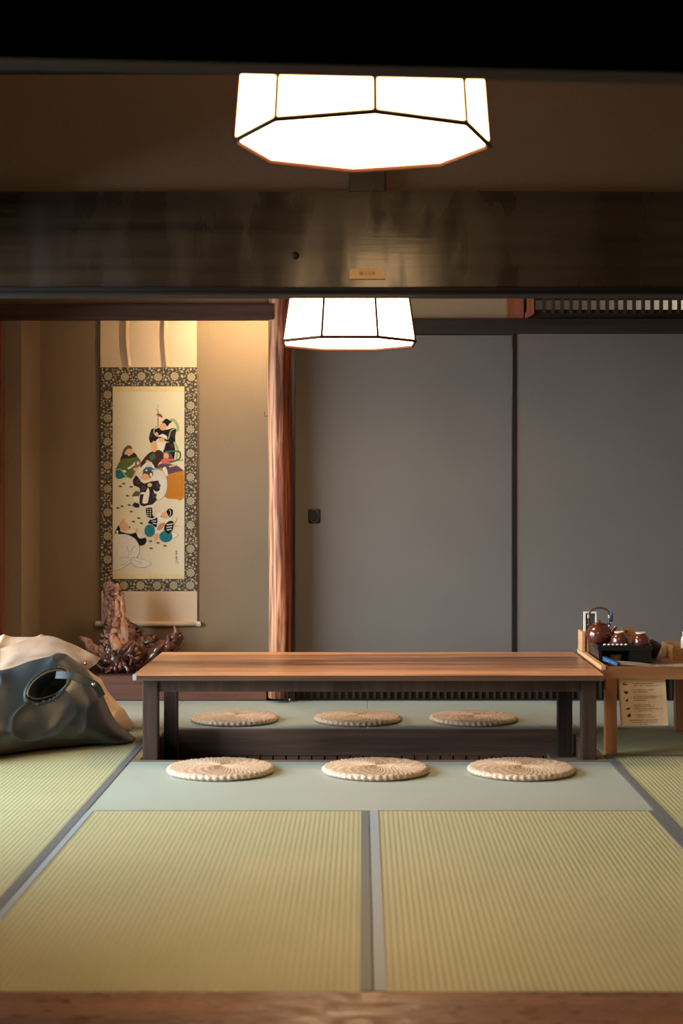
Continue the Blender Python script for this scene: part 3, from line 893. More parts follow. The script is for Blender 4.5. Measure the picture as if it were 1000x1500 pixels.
# seated figure with fish
start()
poly([(765, 1565), (850, 1612), (780, 1662), (740, 1640)], 'outline', (120, 108, 96), False); poly([(767, 1570), (843, 1612), (782, 1656), (745, 1640)], 'white', WHT, False)
poly([(560, 1375), (625, 1345), (650, 1400), (700, 1425), (770, 1400), (700, 1480), (620, 1590), (540, 1580), (590, 1480)], 'white', WHT)
ell(494, 1562, 66, 76, 'teal', TEA); ell(692, 1632, 80, 72, 'teal', TEA)
poly([(470, 1470), (515, 1412), (588, 1400), (578, 1520), (530, 1490)], 'black', BLK)
for i in range(3): line([(505 + i * 14, 1425 + i * 22), (570 + i * 4, 1405 + i * 36)], 11, 'white', WHT)
poly([(685, 1480), (740, 1440), (787, 1455), (775, 1550), (720, 1602), (668, 1545)], 'black', BLK)
for i in range(3): line([(700 + i * 2, 1490 + i * 32), (775 - i * 8, 1478 + i * 32)], 12, 'white', WHT)
ell(680, 1372, 46, 44, 'skin', SKN)
poly([(695, 1325), (738, 1288), (778, 1310), (772, 1370), (735, 1396)], 'black', BLK); line([(735, 1300), (750, 1345), (740, 1380)], 6, 'white', WHT)
ell(638, 1388, 8, 8, 'black', BLK)
poly([(578, 1545), (615, 1480), (680, 1458), (668, 1510), (620, 1560)], 'fish', (206, 134, 104)); line([(790, 1500), (815, 1450), (835, 1400)], 8, 'fish', (206, 134, 104)); line([(790, 1500), (838, 1510)], 6, 'fish', (206, 134, 104))
poly([(540, 1640), (570, 1590), (605, 1610), (600, 1650), (572, 1690)], 'skin', SKN)
finish('painted_figure')
# reclining figure behind the tied sack
start()
poly([(62, 1622), (118, 1490), (135, 1570), (260, 1600), (320, 1580), (362, 1652), (400, 1655), (440, 1643), (457, 1685), (430, 1732), (378, 1747), (330, 1690), (200, 1612)], 'black', BLK)
poly([(128, 1530), (138, 1458), (182, 1413), (192, 1450), (245, 1495), (255, 1530), (280, 1562), (180, 1562)], 'skin', SKN)
ell(250, 1518, 9, 9, 'black', BLK); poly([(210, 1545), (300, 1555), (330, 1580), (240, 1585)], 'white', WHT); ell(338, 1565, 18, 30, 'skin', SKN)
poly([(335, 1590), (400, 1610), (395, 1640), (350, 1640)], 'white', WHT); ell(100, 1575, 14, 18, 'white', WHT)
finish('painted_figure')
start()
SK = [(42, 1640), (120, 1602), (230, 1608), (322, 1660), (368, 1740), (372, 1830), (335, 1890), (240, 1970), (140, 2036), (42, 2046)]
poly(SK, 'outline', (120, 108, 96)); poly([(u * 0.985 + (0 if u > 60 else 2), v * .985 + 27) for u, v in SK], 'sack', (222, 214, 198))
T = [(265, 1890), (340, 1888), (440, 1918), (524, 1966), (420, 2014), (320, 1998), (265, 1940)]
poly(T, 'outline', (120, 108, 96)); poly([(390 + (u - 390) * .955, 1950 + (v - 1950) * .93) for u, v in T], 'sack', (222, 214, 198))
for pts in ([(240, 1830), (225, 1780), (215, 1745)], [(265, 1825), (285, 1780), (320, 1740)], [(250, 1920), (200, 1960), (150, 1980)], [(240, 1890), (180, 1890), (120, 1900)], [(280, 1910), (340, 1940), (400, 1960)], [(235, 1900), (240, 1850), (270, 1840)], [(340, 1890), (355, 1860), (372, 1830)]):
    line(pts, 4, 'outline', (120, 108, 96))
finish('painted_sack')
start()
for u, v in ((178, 988), (137, 1021), (268, 1027), (223, 1135), (107, 1285), (157, 1263), (245, 1248), (270, 1328), (362, 1408), (297, 1450), (393, 1470), (505, 1690), (596, 1710), (682, 1746), (512, 1776)):
    ell(u, v, 21, 11, 'coin', (92, 74, 40), 10, 0.15); ell(u, v, 8, 3, 'tan', TAN, 8)
finish('painted_coins'); [o for o in painting.children if o.name == 'painted_coins'][0]['kind'] = 'stuff'
start()
for a in ([(808, 1815), (830, 1812)], [(820, 1805), (818, 1850)], [(805, 1852), (832, 1848)], [(812, 1835), (828, 1833)], [(805, 1885), (835, 1882)], [(820, 1870), (818, 1910)], [(808, 1905), (832, 1900)], [(810, 1920), (830, 1925)]):
    line(a, 5, 'sig', (78, 66, 58), 4)
for a in ([(812, 1935), (812, 1970)], [(812, 1940), (845, 1936)], [(830, 1938), (828, 1970)], [(845, 1938), (846, 1965)], [(812, 1955), (845, 1952)]):
    line(a, 4, 'seal', (206, 150, 118), 4)
finish('signature')

# ------------------------------------------------------------------ driftwood
M['drift'] = wood('lacquered_root_wood', (0.016, 0.006, 0.004), (0.17, 0.060, 0.035), 'Z', 0.26, 1.0, 0.5, 0.8, (0.34, 0.70))
M['drift_light'] = wood('driftwood_trunk_wood', (0.16, 0.06, 0.036), (0.60, 0.29, 0.175), 'Z', 0.5, 0.9, 0.1, 1.0, (0.34, 0.64))
DD = 7.84
dw = thing('driftwood', P(190, 984, DD), 'gnarled lacquered driftwood stump with spreading roots on the alcove platform', 'driftwood')
def dpath(pts, dz): return [P(x, y, DD + d) for x, y, d in pts]
def limb(name, pts, rad, mat, seed, n=22, ridge=0.16, seg=16, rf=5, squash=1.0):
    q = spline([tuple(P(x, y, DD + d)) + (r * 0.003467,) for (x, y, d), r in zip(pts, rad)], n)
    P3 = []
    for i, p in enumerate(q):
        w_ = (0.12 if name == 'trunk' else 0.7) * p[3]
        P3.append((p[0] + w_ * noise.noise((i * .28, seed, 0)), p[1] + w_ * noise.noise((i * .28, seed, 5)), max(p[2] + w_ * noise.noise((i * .28, seed, 9)), 0.121 + abs(p[3]) * 0.6)))
    bm = bmesh.new()
    tube(bm, P3, [max(0.0015, p[3]) for p in q], seg, ridge, rf, seed, True, squash)
    return obj(name, bm, mat, dw, True)
tk = limb('trunk', [(180, 968, .0), (177, 945, 0), (171, 925, -.005), (165, 905, -.01), (168, 886, -.01), (164, 870, -.01), (169, 857, -.01)],
          [25, 18, 13, 11.5, 11.5, 11.5, 8.5], M['drift_light'], 5.0, 60, .15, 40, 5)
for v_ in tk.data.vertices:                   # broken, uneven upper end
    hz = v_.co.z + offset(tk).z
    if hz > 0.50: v_.co.z += 0.035 * noise.noise((v_.co.x * 38, v_.co.y * 38, 2.0)) * (hz - 0.50) / 0.06
for sp, sr, sd_ in (([(156, 912, -.04), (154, 888, -.03), (158, 872, -.03), (154, 861, -.03)], [5, 4.5, 3.5, 1.2], 31.0),
                    ([(186, 950, -.02), (180, 915, -.03), (178, 885, -.025), (180, 868, -.02)], [8, 6, 4.5, 1.5], 33.0),
                    ([(170, 955, -.07), (166, 925, -.055), (172, 900, -.05), (170, 878, -.045)], [8, 6, 4, 1.5], 35.0),
                    ([(158, 950, -.05), (156, 930, -.045), (160, 912, -.04), (159, 898, -.04)], [8, 7, 5, 1.5], 37.0),
                    ([(196, 950, .0), (188, 925, -.01), (181, 905, -.01)], [12, 8, 2], 39.0)):
    limb('trunk_spur', sp, sr, M['drift_light'] if sd_ < 38 else M['drift'], sd_, 22, .2, 14, 4)
limb('stump_body', [(150, 955, .02), (175, 958, .02), (200, 955, .03), (222, 958, .05)], [12, 24, 24, 12], M['drift'], 2.0, 30, .2, 22, 6)
limb('stump_body', [(178, 925, .02), (186, 945, .01), (186, 972, .0)], [10, 16, 20], M['drift'], 3.0, 24, .2, 20, 6)
limb('stump_body', [(183, 908, .03), (195, 930, .03), (208, 950, .03)], [3, 12, 16], M['drift'], 4.0, 24, .18, 18, 5)
roots = [
    ([(117, 933, -.05), (128, 942, -.05), (142, 953, -.04), (156, 962, -.02)], [2, 6, 7, 9]),
    ([(140, 958, -.06), (150, 950, -.06), (165, 962, -.05)], [3, 5, 7]),
    ([(152, 922, -.04), (162, 938, -.06), (172, 955, -.07), (176, 975, -.08)], [3, 5, 5, 4]),
    ([(150, 935, -.03), (158, 950, -.06), (166, 968, -.08)], [5, 6, 5]),
    ([(165, 955, -.07), (168, 970, -.09), (172, 984, -.10)], [6, 6, 4]),
    ([(172, 965, -.09), (180, 952, -.11), (188, 944, -.11), (194, 940, -.10)], [3, 4, 4, 2]),
    ([(176, 962, -.09), (190, 955, -.12), (197, 943, -.11)], [3, 4, 3]),
    ([(178, 968, -.09), (184, 976, -.11), (188, 986, -.12)], [4, 3.5, 2]),
    ([(184, 966, -.08), (182, 955, -.10), (193, 962, -.12), (190, 975, -.11)], [4, 4, 3, 2]),
    ([(154, 988, -.12), (162, 980, -.10), (172, 974, -.08)], [2.5, 4, 5]),
    ([(141, 972, -.10), (150, 980, -.10), (162, 982, -.08)], [2, 3, 4]),
    ([(196, 958, -.05), (200, 962, -.09), (195, 968, -.1)], [7, 8, 5]),
    ([(205, 975, -.02), (222, 958, -.04), (236, 945, -.04), (246, 938, -.03)], [9, 10, 7, 4]),
    ([(236, 955, -.02), (250, 943, -.02), (258, 929, -.02), (255, 917, -.02)], [10, 8, 5, 1]),
    ([(252, 952, .0), (262, 937, .0), (264, 921, .0)], [7, 5, 1]),
    ([(244, 950, -.05), (246, 938, -.05), (245, 930, -.05)], [4, 3, 1.6]),
    ([(210, 945, .02), (222, 938, .01), (229, 930, .01)], [9, 7, 2]),
    ([(205, 935, .03), (214, 940, .01), (224, 946, .0)], [5, 6, 5]),
    ([(200, 968, .02), (222, 966, .03), (246, 962, .04), (262, 975, .04)], [14, 14, 12, 8]),
    ([(186, 975, .0), (176, 980, -.02), (160, 984, -.02)], [12, 10, 6]),
]
for i, (p, r) in enumerate(roots):
    limb('root', p, r, M['drift_light'] if i in (0, 1) else M['drift'], 11.0 + i * 1.7, 18, .2, 12, 3 + i % 3)

# ------------------------------------------------------------------ low table
TX0, TX1, TY0, TY1, TZ = -0.873, 0.918, 5.85, 6.69, 0.334
tb = thing('low_table', (0.02, 6.27, 0.0), 'long low wooden table standing over the sunken pit', 'table')
# top: tongue of boards
bm = bmesh.new()
nb = 4
bounds = [TY0 + (TY1 - TY0) * k / nb for k in range(nb + 1)]
for k in range(nb):
    boxo('top_board', TX0, TX1, bounds[k], bounds[k + 1] - (0.0006 if k < nb - 1 else 0), TZ - 0.024, TZ, M['table_top'], tb, 0.0015)
bm.free()
boxo('edge_shade_band', TX0 + 0.001, TX1 - 0.001, TY0 - 0.0012, TY0 - 0.0001, TZ - 0.024, TZ - 0.0045, M['table_edge_shade'], tb)  # thin strip whose dark colour carries the shade of the front face
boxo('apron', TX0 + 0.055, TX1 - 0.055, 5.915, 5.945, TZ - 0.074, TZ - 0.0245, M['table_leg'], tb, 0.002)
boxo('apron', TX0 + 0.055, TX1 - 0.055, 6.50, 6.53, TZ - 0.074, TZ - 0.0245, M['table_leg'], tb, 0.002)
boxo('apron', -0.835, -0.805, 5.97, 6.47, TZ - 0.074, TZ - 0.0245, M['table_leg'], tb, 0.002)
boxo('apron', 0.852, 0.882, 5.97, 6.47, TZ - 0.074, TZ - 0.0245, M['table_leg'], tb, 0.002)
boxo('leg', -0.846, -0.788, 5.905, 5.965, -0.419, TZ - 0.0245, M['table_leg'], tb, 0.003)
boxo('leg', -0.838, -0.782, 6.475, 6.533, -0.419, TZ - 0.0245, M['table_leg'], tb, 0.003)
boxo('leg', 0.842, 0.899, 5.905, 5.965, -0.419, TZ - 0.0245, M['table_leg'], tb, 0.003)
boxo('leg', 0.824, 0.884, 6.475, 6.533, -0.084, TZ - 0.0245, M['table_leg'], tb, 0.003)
bk = boxo('foot_block', 0.787, 0.899, 6.44, 6.56, -0.42, -0.085, wood('foot_block_wood', (0.16, 0.12, 0.09), (0.30, 0.23, 0.17), 'X', 0.5), None, 0.002)
tag(bk, 'square greyish wooden block under a rear table leg', 'block')
bm = bmesh.new(); abox(bm, TX0 - 0.0015, TX0 + 0.012, TY0 - 0.0015, TY0 + 0.014, TZ - 0.022, TZ + 0.0008, 0.001)
obj('corner_highlight', bm, plain('silver_highlight', (0.6, 0.63, 0.66), 0.3, 0.5, 0.6), tb)  # added silver piece standing for the highlight on the table's left corner

# ------------------------------------------------------------------ woven round cushions
def straw():
    m, nt, b = mat_base('braided_straw', 0.38, 0.6)
    nz = N(nt, 'ShaderNodeTexNoise'); nz.inputs['Scale'].default_value = 160; nz.inputs['Detail'].default_value = 3
    nt.links.new(coords(nt), nz.inputs['Vector'])
    nt.links.new(ramp(nt, nz.outputs['Fac'], [(0.32, (0.42, 0.26, 0.15)), (0.66, (0.76, 0.58, 0.42))]), b.inputs['Base Color'])
    b.inputs['Anisotropic'].default_value = 0.85
    tg = N(nt, 'ShaderNodeTangent', direction_type='RADIAL', axis='Z')
    nt.links.new(tg.outputs['Tangent'], b.inputs['Tangent'])
    bump(nt, b, nz.outputs['Fac'], 0.5, 0.0015)
    return m
M['straw'] = straw()
def cushion_bm(R=0.197, H=0.027):
    bm = bmesh.new()
    seg, rows = 336, 22
    prof = [(0.004 + (R - 0.012) * (i / (rows - 1)), H - 0.001 - 0.004 * (i / (rows - 1)) ** 4) for i in range(rows)]
    prof += [(R - 0.005, H - 0.008), (R, H - 0.014), (R - 0.002, 0.006), (R - 0.012, 0.0005)]
    rings = []
    for i, (r, z) in enumerate(prof):
        ring = []
        for k in range(seg):
            th = 2 * math.pi * k / seg
            tw = th + 0.55 * (r / R) ** 1.2
            fl = (0.0015 * min(1, r / 0.06)) * math.cos(56 * tw)
            br_ = 0.0008 * math.sin(2 * math.pi * r / 0.0125 + 18 * tw) * min(1, r / .03)
            if i < rows:
                ring.append(bm.verts.new((r * math.cos(th), r * math.sin(th), z + fl + br_)))
            else:
                rr = r + 0.002 * math.cos(48 * th)
                ring.append(bm.verts.new((rr * math.cos(th), rr * math.sin(th), z)))
        rings.append(ring)
    for i in range(len(rings) - 1):
        for k in range(seg):
            bm.faces.new((rings[i][k], rings[i][(k + 1) % seg], rings[i + 1][(k + 1) % seg], rings[i + 1][k]))
    bm.faces.new(rings[0]); bm.faces.new(rings[-1])
    return bm
cu0 = obj('woven_cushion', cushion_bm(), M['straw'], None, True)
spots = [(-0.521, 5.640, 0.0, 'round braided straw cushion before the table, at the end by the bags'),
         (0.048, 5.640, 0.7, 'round braided straw cushion before the middle of the table'),
         (0.582, 5.640, 1.9, 'round braided straw cushion before the table, at the end by the serving table'),
         (-0.576, 6.925, 2.4, 'round braided straw cushion behind the table, at the alcove end'),
         (-0.022, 6.925, 3.3, 'round braided straw cushion behind the middle of the table'),
         (0.499, 6.925, 4.4, 'round braided straw cushion behind the table, at the end by the serving table')]
for i, (x, y, rz, lb) in enumerate(spots):
    o = cu0 if i == 0 else cu0.copy()
    if i: COL.objects.link(o)
    o.location = (x, y, 0.0006); o.rotation_euler = (0, 0, rz)
    tag(o, lb, 'cushion', 'round braided cushions round the table')

# ------------------------------------------------------------------ bags beside the table
def interp(tab, x):
    """smooth (Catmull-Rom, clamped) values of the table at x"""
    if x <= tab[0][0]: return tab[0][1:]
    if x >= tab[-1][0]: return tab[-1][1:]
    for i in range(len(tab) - 1):
        a, b = tab[i], tab[i + 1]
        if x <= b[0]:
            h = b[0] - a[0]; u = (x - a[0]) / h
            p, q = tab[max(i - 1, 0)], tab[min(i + 2, len(tab) - 1)]
            out = []
            for k in range(1, len(a)):
                m0 = (b[k] - p[k]) / (b[0] - p[0]) * h; m1 = (q[k] - a[k]) / (q[0] - a[0]) * h
                out.append((2 * u ** 3 - 3 * u * u + 1) * a[k] + (u ** 3 - 2 * u * u + u) * m0 + (3 * u * u - 2 * u ** 3) * b[k] + (u ** 3 - u * u) * m1)
            return tuple(out)
def bag_body(tab, nu, nv, wr, seed, shape=2.4, dent=None, lean_to=0.0):
    """loft of rounded sections along X: tab rows are (X, front Y, back Y, top Z)"""
    bm = bmesh.new()
    xs = [tab[0][0] + (tab[-1][0] - tab[0][0]) * i / (nu - 1) for i in range(nu)]
    rings = []
    for i, X in enumerate(xs):
        yf, yb, zt = interp(tab, X)
        ring = []
        for k in range(nv):
            th = 2 * math.pi * k / nv
            c, s = math.cos(th), math.sin(th)
            e = 2 / shape
            py = math.copysign(abs(c) ** e, c); pz = math.copysign(abs(s) ** e, s)
            Y = (yf + yb) / 2 - py * (yb - yf) / 2
            Z = zt * (0.38 + (0.62 * pz if pz > 0 else 0.38 * pz))
            Y += lean_to * max(0.0, 6.12 - yf) * max(0.0, Z / max(zt, .01)) ** 1.3 * (1 + py) / 2
            v = Vector((X, Y, Z))
            if s > -0.6:
                q = v * 3.2 + Vector((seed, 0, 0))
                fold = noise.noise(q) * 0.8 + noise.noise(Vector((v.x * 2 + v.z * 5, v.y * 2, v.z * 2 - v.x * 2)) + Vector((seed, 3, 1))) * 0.5
                fold += 0.04 * noise.noise(Vector((v.x * 10 + v.z * 14, v.y * 6, seed)))
                rg = 1 - abs(noise.noise(Vector((v.x * 5.5 - v.z * 3.5, v.y * 1.5 + seed, v.z * 4.5 + v.x * 2.0)))) * 2.2
                fold += 0.55 * max(0.0, rg) ** 3 - 0.15
                nrm = Vector((0, -py * (zt + .1), max(pz, 0) * (yb - yf) + .02)).normalized()
                v += nrm * wr * fold * min(1, zt / 0.15)
            v.z = max(v.z, 0.001)
            ring.append(bm.verts.new(v))
        rings.append(ring)
    for i in range(nu - 1):
        for k in range(nv):
            bm.faces.new((rings[i][k], rings[i][(k + 1) % nv], rings[i + 1][(k + 1) % nv], rings[i + 1][k]))
    bm.faces.new(rings[0]); bm.faces.new(rings[-1])
    bmesh.ops.recalc_face_normals(bm, faces=bm.faces)
    if dent: dent(bm)
    return bm
def leather(name, c, rough, scale=9.0, spec=0.5):
    m, nt, b = mat_base(name, rough, spec)
    nz = N(nt, 'ShaderNodeTexNoise'); nz.inputs['Scale'].default_value = scale; nz.inputs['Detail'].default_value = 5
    nt.links.new(coords(nt), nz.inputs['Vector'])
    nt.links.new(ramp(nt, nz.outputs['Fac'], [(0.3, tuple(x * .8 for x in c)), (0.7, tuple(x * 1.2 for x in c))]), b.inputs['Base Color'])
    vz = N(nt, 'ShaderNodeTexVoronoi'); vz.inputs['Scale'].default_value = 420
    nt.links.new(coords(nt), vz.inputs['Vector'])
    bump(nt, b, vz.outputs['Distance'], 0.12, 0.001)
    return m
M['green_leather'] = leather('dark_green_leather', (0.017, 0.024, 0.025), 0.40, spec=0.7)
M['green_leather'].node_tree.nodes['Principled BSDF'].inputs['Coat Weight'].default_value = 0.5
M['green_leather'].node_tree.nodes['Principled BSDF'].inputs['Coat Roughness'].default_value = 0.3
M['leather_in'] = leather('bag_lining', (0.012, 0.012, 0.012), 0.7)
M['beige_leather'] = leather('beige_leather', (0.55, 0.38, 0.25), 0.55)
M['stud'] = plain('steel_stud', (0.6, 0.58, 0.52), 0.2, 0.5, 1.0)

gtab = [(-1.76, 5.62, 6.02, 0.17), (-1.66, 5.62, 6.14, 0.22), (-1.50, 5.70, 6.30, 0.295), (-1.376, 5.83, 6.38, 0.348), (-1.28, 5.95, 6.42, 0.368), (-1.19, 6.03, 6.46, 0.345),
        (-1.12, 6.10, 6.47, 0.29), (-1.07, 6.14, 6.47, 0.20), (-1.035, 6.17, 6.46, 0.11), (-1.00, 6.21, 6.45, 0.062), (-0.965, 6.26, 6.42, 0.030), (-0.945, 6.31, 6.40, 0.012)]
oc = P(66, 1006, 6.04)                      # centre of the handle opening on the front face
def dent(bm):
    for v in bm.verts:
        if v.co.y > interp(gtab, v.co.x)[0] + 0.30: continue
        dx = (v.co.x - oc.x) / 0.068; dz = (v.co.z - oc.z - 0.30 * (v.co.x - oc.x)) / 0.050
        r = math.hypot(dx, dz)
        if r < 1.25:
            t = max(0.0, min(1.0, (1.12 - r) / 0.32)); t = t * t * (3 - 2 * t)
            v.co += Vector((0.01, 0.10, -0.045)) * t
            if 0.95 < r < 1.25: v.co += Vector((0, -0.006, 0.004)) * (1 - abs(r - 1.1) / .15)
bag = thing('leather_bag', (-1.35, 6.05, 0), 'slumped dark green leather tote bag with an open handle slit', 'bag')
gb = bag_body(gtab, 280, 170, 0.034, 2.0, 2.1, dent, 0.85)
bvh = BVHTree.FromBMesh(gb)
body = obj('bag_body', gb, [M['green_leather'], M['leather_in']], bag, True)
off_ = offset(bag)
for p_ in body.data.polygons:                 # the lining shows inside the opening
    c_ = p_.center + off_
    if c_.y < interp(gtab, c_.x)[0] + 0.40 and c_.z > 0.12 and c_.y > 6.0:
        r_ = math.hypot((c_.x - 0.008 - oc.x) / 0.068, (c_.z + 0.03 - oc.z - 0.30 * (c_.x - oc.x)) / 0.050)
        if r_ < 0.80: p_.material_index = 1
def hit(x, y, tree, off=0.0):
    o_ = Vector((0, 0, CH)); d_ = (P(x, y, 1.0) - o_).normalized()
    h = tree.ray_cast(o_, d_)
    return (h[0] + h[1] * off) if h[0] is not None else P(x, y, 6.1)
# rim seam around opening
bm = bmesh.new()
pts = []
for i in range(41):
    a = 2 * math.pi * i / 40
    X = oc.x + 0.074 * math.cos(a); Z = oc.z + 0.054 * math.sin(a) + 0.30 * 0.074 * math.cos(a)
    h = bvh.ray_cast(Vector((X, 5.0, Z)), Vector((0, 1, 0)))
    p = h[0] if h[0] is not None else Vector((X, 6.05, Z))
    pts.append(p + Vector((0, -0.001, 0)))
sm = [sum((pts[(i + j) % 40] for j in range(-4, 5)), Vector()) / 9 for i in range(40)]
tube(bm, sm + [sm[0]], 0.0035, 8, cap=False)
obj('handle_rim', bm, leather('pale_rim_leather', (0.10, 0.085, 0.06), 0.5), body, True)  # rim browner and paler than the bag body
# strap from the opening to the far end
def strap(name, pts, wd, th, mat, parent):
    q = spline([tuple(p) for p in pts], 26)
    bm = bmesh.new(); rows = []
    for i, p in enumerate(q):
        p = Vector(p); t = (Vector(q[min(i + 1, 25)]) - Vector(q[max(i - 1, 0)])).normalized()
        sd = t.cross(Vector((0.25, -1, 0.45)).normalized()).normalized(); nn = sd.cross(t)
        rows.append([bm.verts.new(p + sd * wd / 2 * a + nn * th / 2 * b) for a, b in ((-1, -1), (1, -1), (1, 1), (-1, 1))])
    for a, b in zip(rows, rows[1:]):
        for k in range(4): bm.faces.new((a[k], a[(k + 1) % 4], b[(k + 1) % 4], b[k]))
    bm.faces.new(rows[0]); bm.faces.new(rows[-1])
    return obj(name, bm, mat, parent, False)
st = strap('strap', [P(82, 989, 6.08), P(104, 990, 6.07), P(124, 997, 6.08), P(140, 1004, 6.10), P(149, 1020, 6.12)], 0.030, 0.006, M['green_leather'], bag)
bm = bmesh.new(); c = P(137, 1002, 6.085); lathe(bm, [(0.008, 0), (0.008, .003), (0.005, 0.005), (.001, .0055)], c, 16, Matrix.Rotation(math.radians(70), 3, 'X'))
obj('stud', bm, M['stud'], st, True)

btab = [(-1.76, 6.44, 6.72, 0.30), (-1.66, 6.46, 6.76, 0.36), (-1.50, 6.50, 6.80, 0.40), (-1.38, 6.52, 6.84, 0.405), (-1.30, 6.52, 6.86, 0.36), (-1.23, 6.53, 6.87, 0.28),
        (-1.17, 6.54, 6.87, 0.215), (-1.126, 6.55, 6.86, 0.165), (-1.08, 6.56, 6.84, 0.115), (-1.045, 6.57, 6.82, 0.070), (-1.015, 6.60, 6.78, 0.030), (-1.0, 6.62, 6.74, 0.010)]
cb = thing('beige_bag', (-1.35, 6.65, 0), 'pale beige leather tote bag slumped behind the dark green one', 'bag')
bb = bag_body(btab, 120, 80, 0.035, 7.0, 2.2)
obj('bag_body', bb, M['beige_leather'], cb, True)
# top flap falling over toward the alcove, with a stud
bm = bmesh.new()
fr = [[(0, 950, 6.49), (28, 940, 6.47), (68, 931, 6.45), (100, 941, 6.44), (126, 953, 6.43), (147, 964, 6.43)],
      [(0, 966, 6.43), (28, 955, 6.41), (68, 948, 6.40), (100, 955, 6.39), (124, 968, 6.39), (139, 974, 6.40)],
      [(0, 985, 6.41), (28, 972, 6.40), (66, 962, 6.39), (96, 972, 6.38), (116, 981, 6.39), (126, 983, 6.40)]]
grid = []
for row in fr: grid.append(spline([tuple(P(*p)) for p in row], 30))
cols = list(zip(*grid))
full = [spline([c[0], c[1], c[2]], 10) for c in cols]
vv = [[bm.verts.new(Vector(p) + Vector((0, 0.012 * noise.noise((i * .22, j * .3, 4)), 0.004 * noise.noise((i * .3, j * .25, 8))))) for j, p in enumerate(c)] for i, c in enumerate(full)]
for i in range(29):
    for j in range(9): bm.faces.new((vv[i][j], vv[i + 1][j], vv[i + 1][j + 1], vv[i][j + 1]))
bmesh.ops.solidify(bm, geom=bm.faces[:], thickness=0.006)
fl = obj('flap', bm, M['beige_leather'], cb, True)
bm = bmesh.new(); c = P(126, 972, 6.373); lathe(bm, [(0.007, 0), (0.007, .003), (0.004, 0.005), (.001, .0055)], c, 16, Matrix.Rotation(math.radians(80), 3, 'X'))
obj('stud', bm, M['stud'], fl, True)

# ------------------------------------------------------------------ serving table at the right
sx0, sx1, sy0, sy1, sz = 0.930, 1.62, 6.0, 6.66, 0.330
sv = thing('serving_table', (1.28, 6.33, 0), 'orange-brown wooden serving table abutting the low table', 'table')
boxo('top', sx0 + 0.02, sx1, sy0 + 0.02, sy1, sz - 0.018, sz, M['side_wood'], sv)
boxo('front_rail', sx0 + 0.006, sx1, sy0, sy0 + 0.02, 0.297, 0.346, M['side_wood'], sv, 0.002)
boxo('edge_strip', sx0, sx0 + 0.02, sy0 - 0.004, sy1, 0.335, 0.352, M['lip_wood'], sv, 0.002)
boxo('side_rail', sx0 + 0.004, sx0 + 0.02, sy0 + .02, sy1, 0.290, 0.3345, M['side_wood'], sv)
boxo('leg', 0.948, 0.994, 6.002, 6.045, 0.002, 0.311, M['side_wood_z'], sv, 0.003)
boxo('leg', 0.948, 0.994, 6.61, 6.655, 0.002, 0.311, M['side_wood_z'], sv, 0.003)
boxo('leg', 1.346, 1.42, 6.61, 6.655, 0.002, 0.311, M['side_wood_z'], sv, 0.003)
boxo('leg', 1.55, 1.60, 6.002, 6.045, 0.002, 0.311, M['side_wood_z'], sv, 0.003)

# menu board leaning under it
mb = thing('menu_board', (1.10, 6.03, 0.112), 'pale wooden board with printed lines and five small drawings hung below the serving table', 'board')
B0, B1 = Vector((1.0186, 6.023, 0.1125)), Vector((1.1978, 6.023, 0.1145))
lean = Vector((-0.0125, 0.0, 0.198))
th = Vector((-0.006, 0.010, 0))
nrm = (B1 - B0).cross(lean).normalized()
if nrm.y > 0: nrm = -nrm
bm = bmesh.new()
c8 = [B0, B1, B1 + lean, B0 + lean]
c8 = c8 + [p + th for p in c8]
vs = [bm.verts.new(p) for p in c8]
for f in ((0, 1, 2, 3), (7, 6, 5, 4), (0, 4, 5, 1), (1, 5, 6, 2), (2, 6, 7, 3), (3, 7, 4, 0)): bm.faces.new([vs[i] for i in f])
brd = obj('board', bm, M['pale_wood'], mb)
def bp(u, v, lift=0.0006):                     # u 0..1 across, v 0..1 from bottom up to the rail
    return B0 + (B1 - B0) * u + lean * v + nrm * lift
M['print'] = plain('print_ink', (0.07, 0.055, 0.045), 0.8)
bm = bmesh.new()
rr = random.Random(3)
def mark(bm, u0, u1, v, h):
    q = [bm.verts.new(bp(u, vv_)) for u, vv_ in ((u0, v), (u1, v), (u1, v + h), (u0, v + h))]
    bm.faces.new(q)
def vrow(y): return (1061 - y) / 66.0 * 0.90
for y, u0, u1 in ((1000, .27, .75), (1003, .30, .88), (1009, .27, .72), (1012, .29, .6), (1018.5, .27, .88), (1021, .28, .75), (1024, .28, .55),
                  (1031, .27, .64), (1033.5, .28, .7), (1036.5, .27, .9), (1039.5, .28, .67), (1045.5, .27, .62), (1048.5, .28, .72),
                  (1053, .15, .80), (1056, .21, .74), (1059, .38, .58)):
    u = u0
    while u < u1:
        wd = rr.uniform(.012, .022)
        if rr.random() > .1: mark(bm, u, u + wd, vrow(y) - .006, rr.uniform(.008, .014))
        u += wd + .006
obj('text_lines', bm, M['print'], brd, recalc=False)
for y, k in ((1000.5, 0), (1012, 1), (1024, 2), (1036, 3), (1045.5, 4)):
    bm = bmesh.new()
    v0 = vrow(y); u0 = .11 + .01 * k
    shp = {0: [(-.04, -.01), (.04, -.012), (.045, 0), (.0, .003), (-.03, .008), (.03, .018), (.03, .024), (-.02, .018), (-.045, .004)],
           1: [(-.05, .03), (-.03, .012), (0, .008), (.05, .01), (.03, -.02), (-.01, -.025), (-.03, -.012)],
           2: [(-.03, .004), (0, .01), (.045, .035), (.02, .004), (.02, -.015), (-.015, -.018)],
           3: [(-.05, -.012), (.03, -.014), (.04, 0), (.03, .02), (.01, .006), (-.02, .006)],
           4: [(-.035, .01), (-.01, .004), (.03, .025), (.04, .01), (.035, -.015), (0, -.03), (-.03, -.015)]}[k]
    bm.faces.new([bm.verts.new(bp(u0 + a * 1.15, v0 + b * 1.7, 0.0007)) for a, b in shp])
    obj('drawing', bm, M['print'], brd, recalc=False)

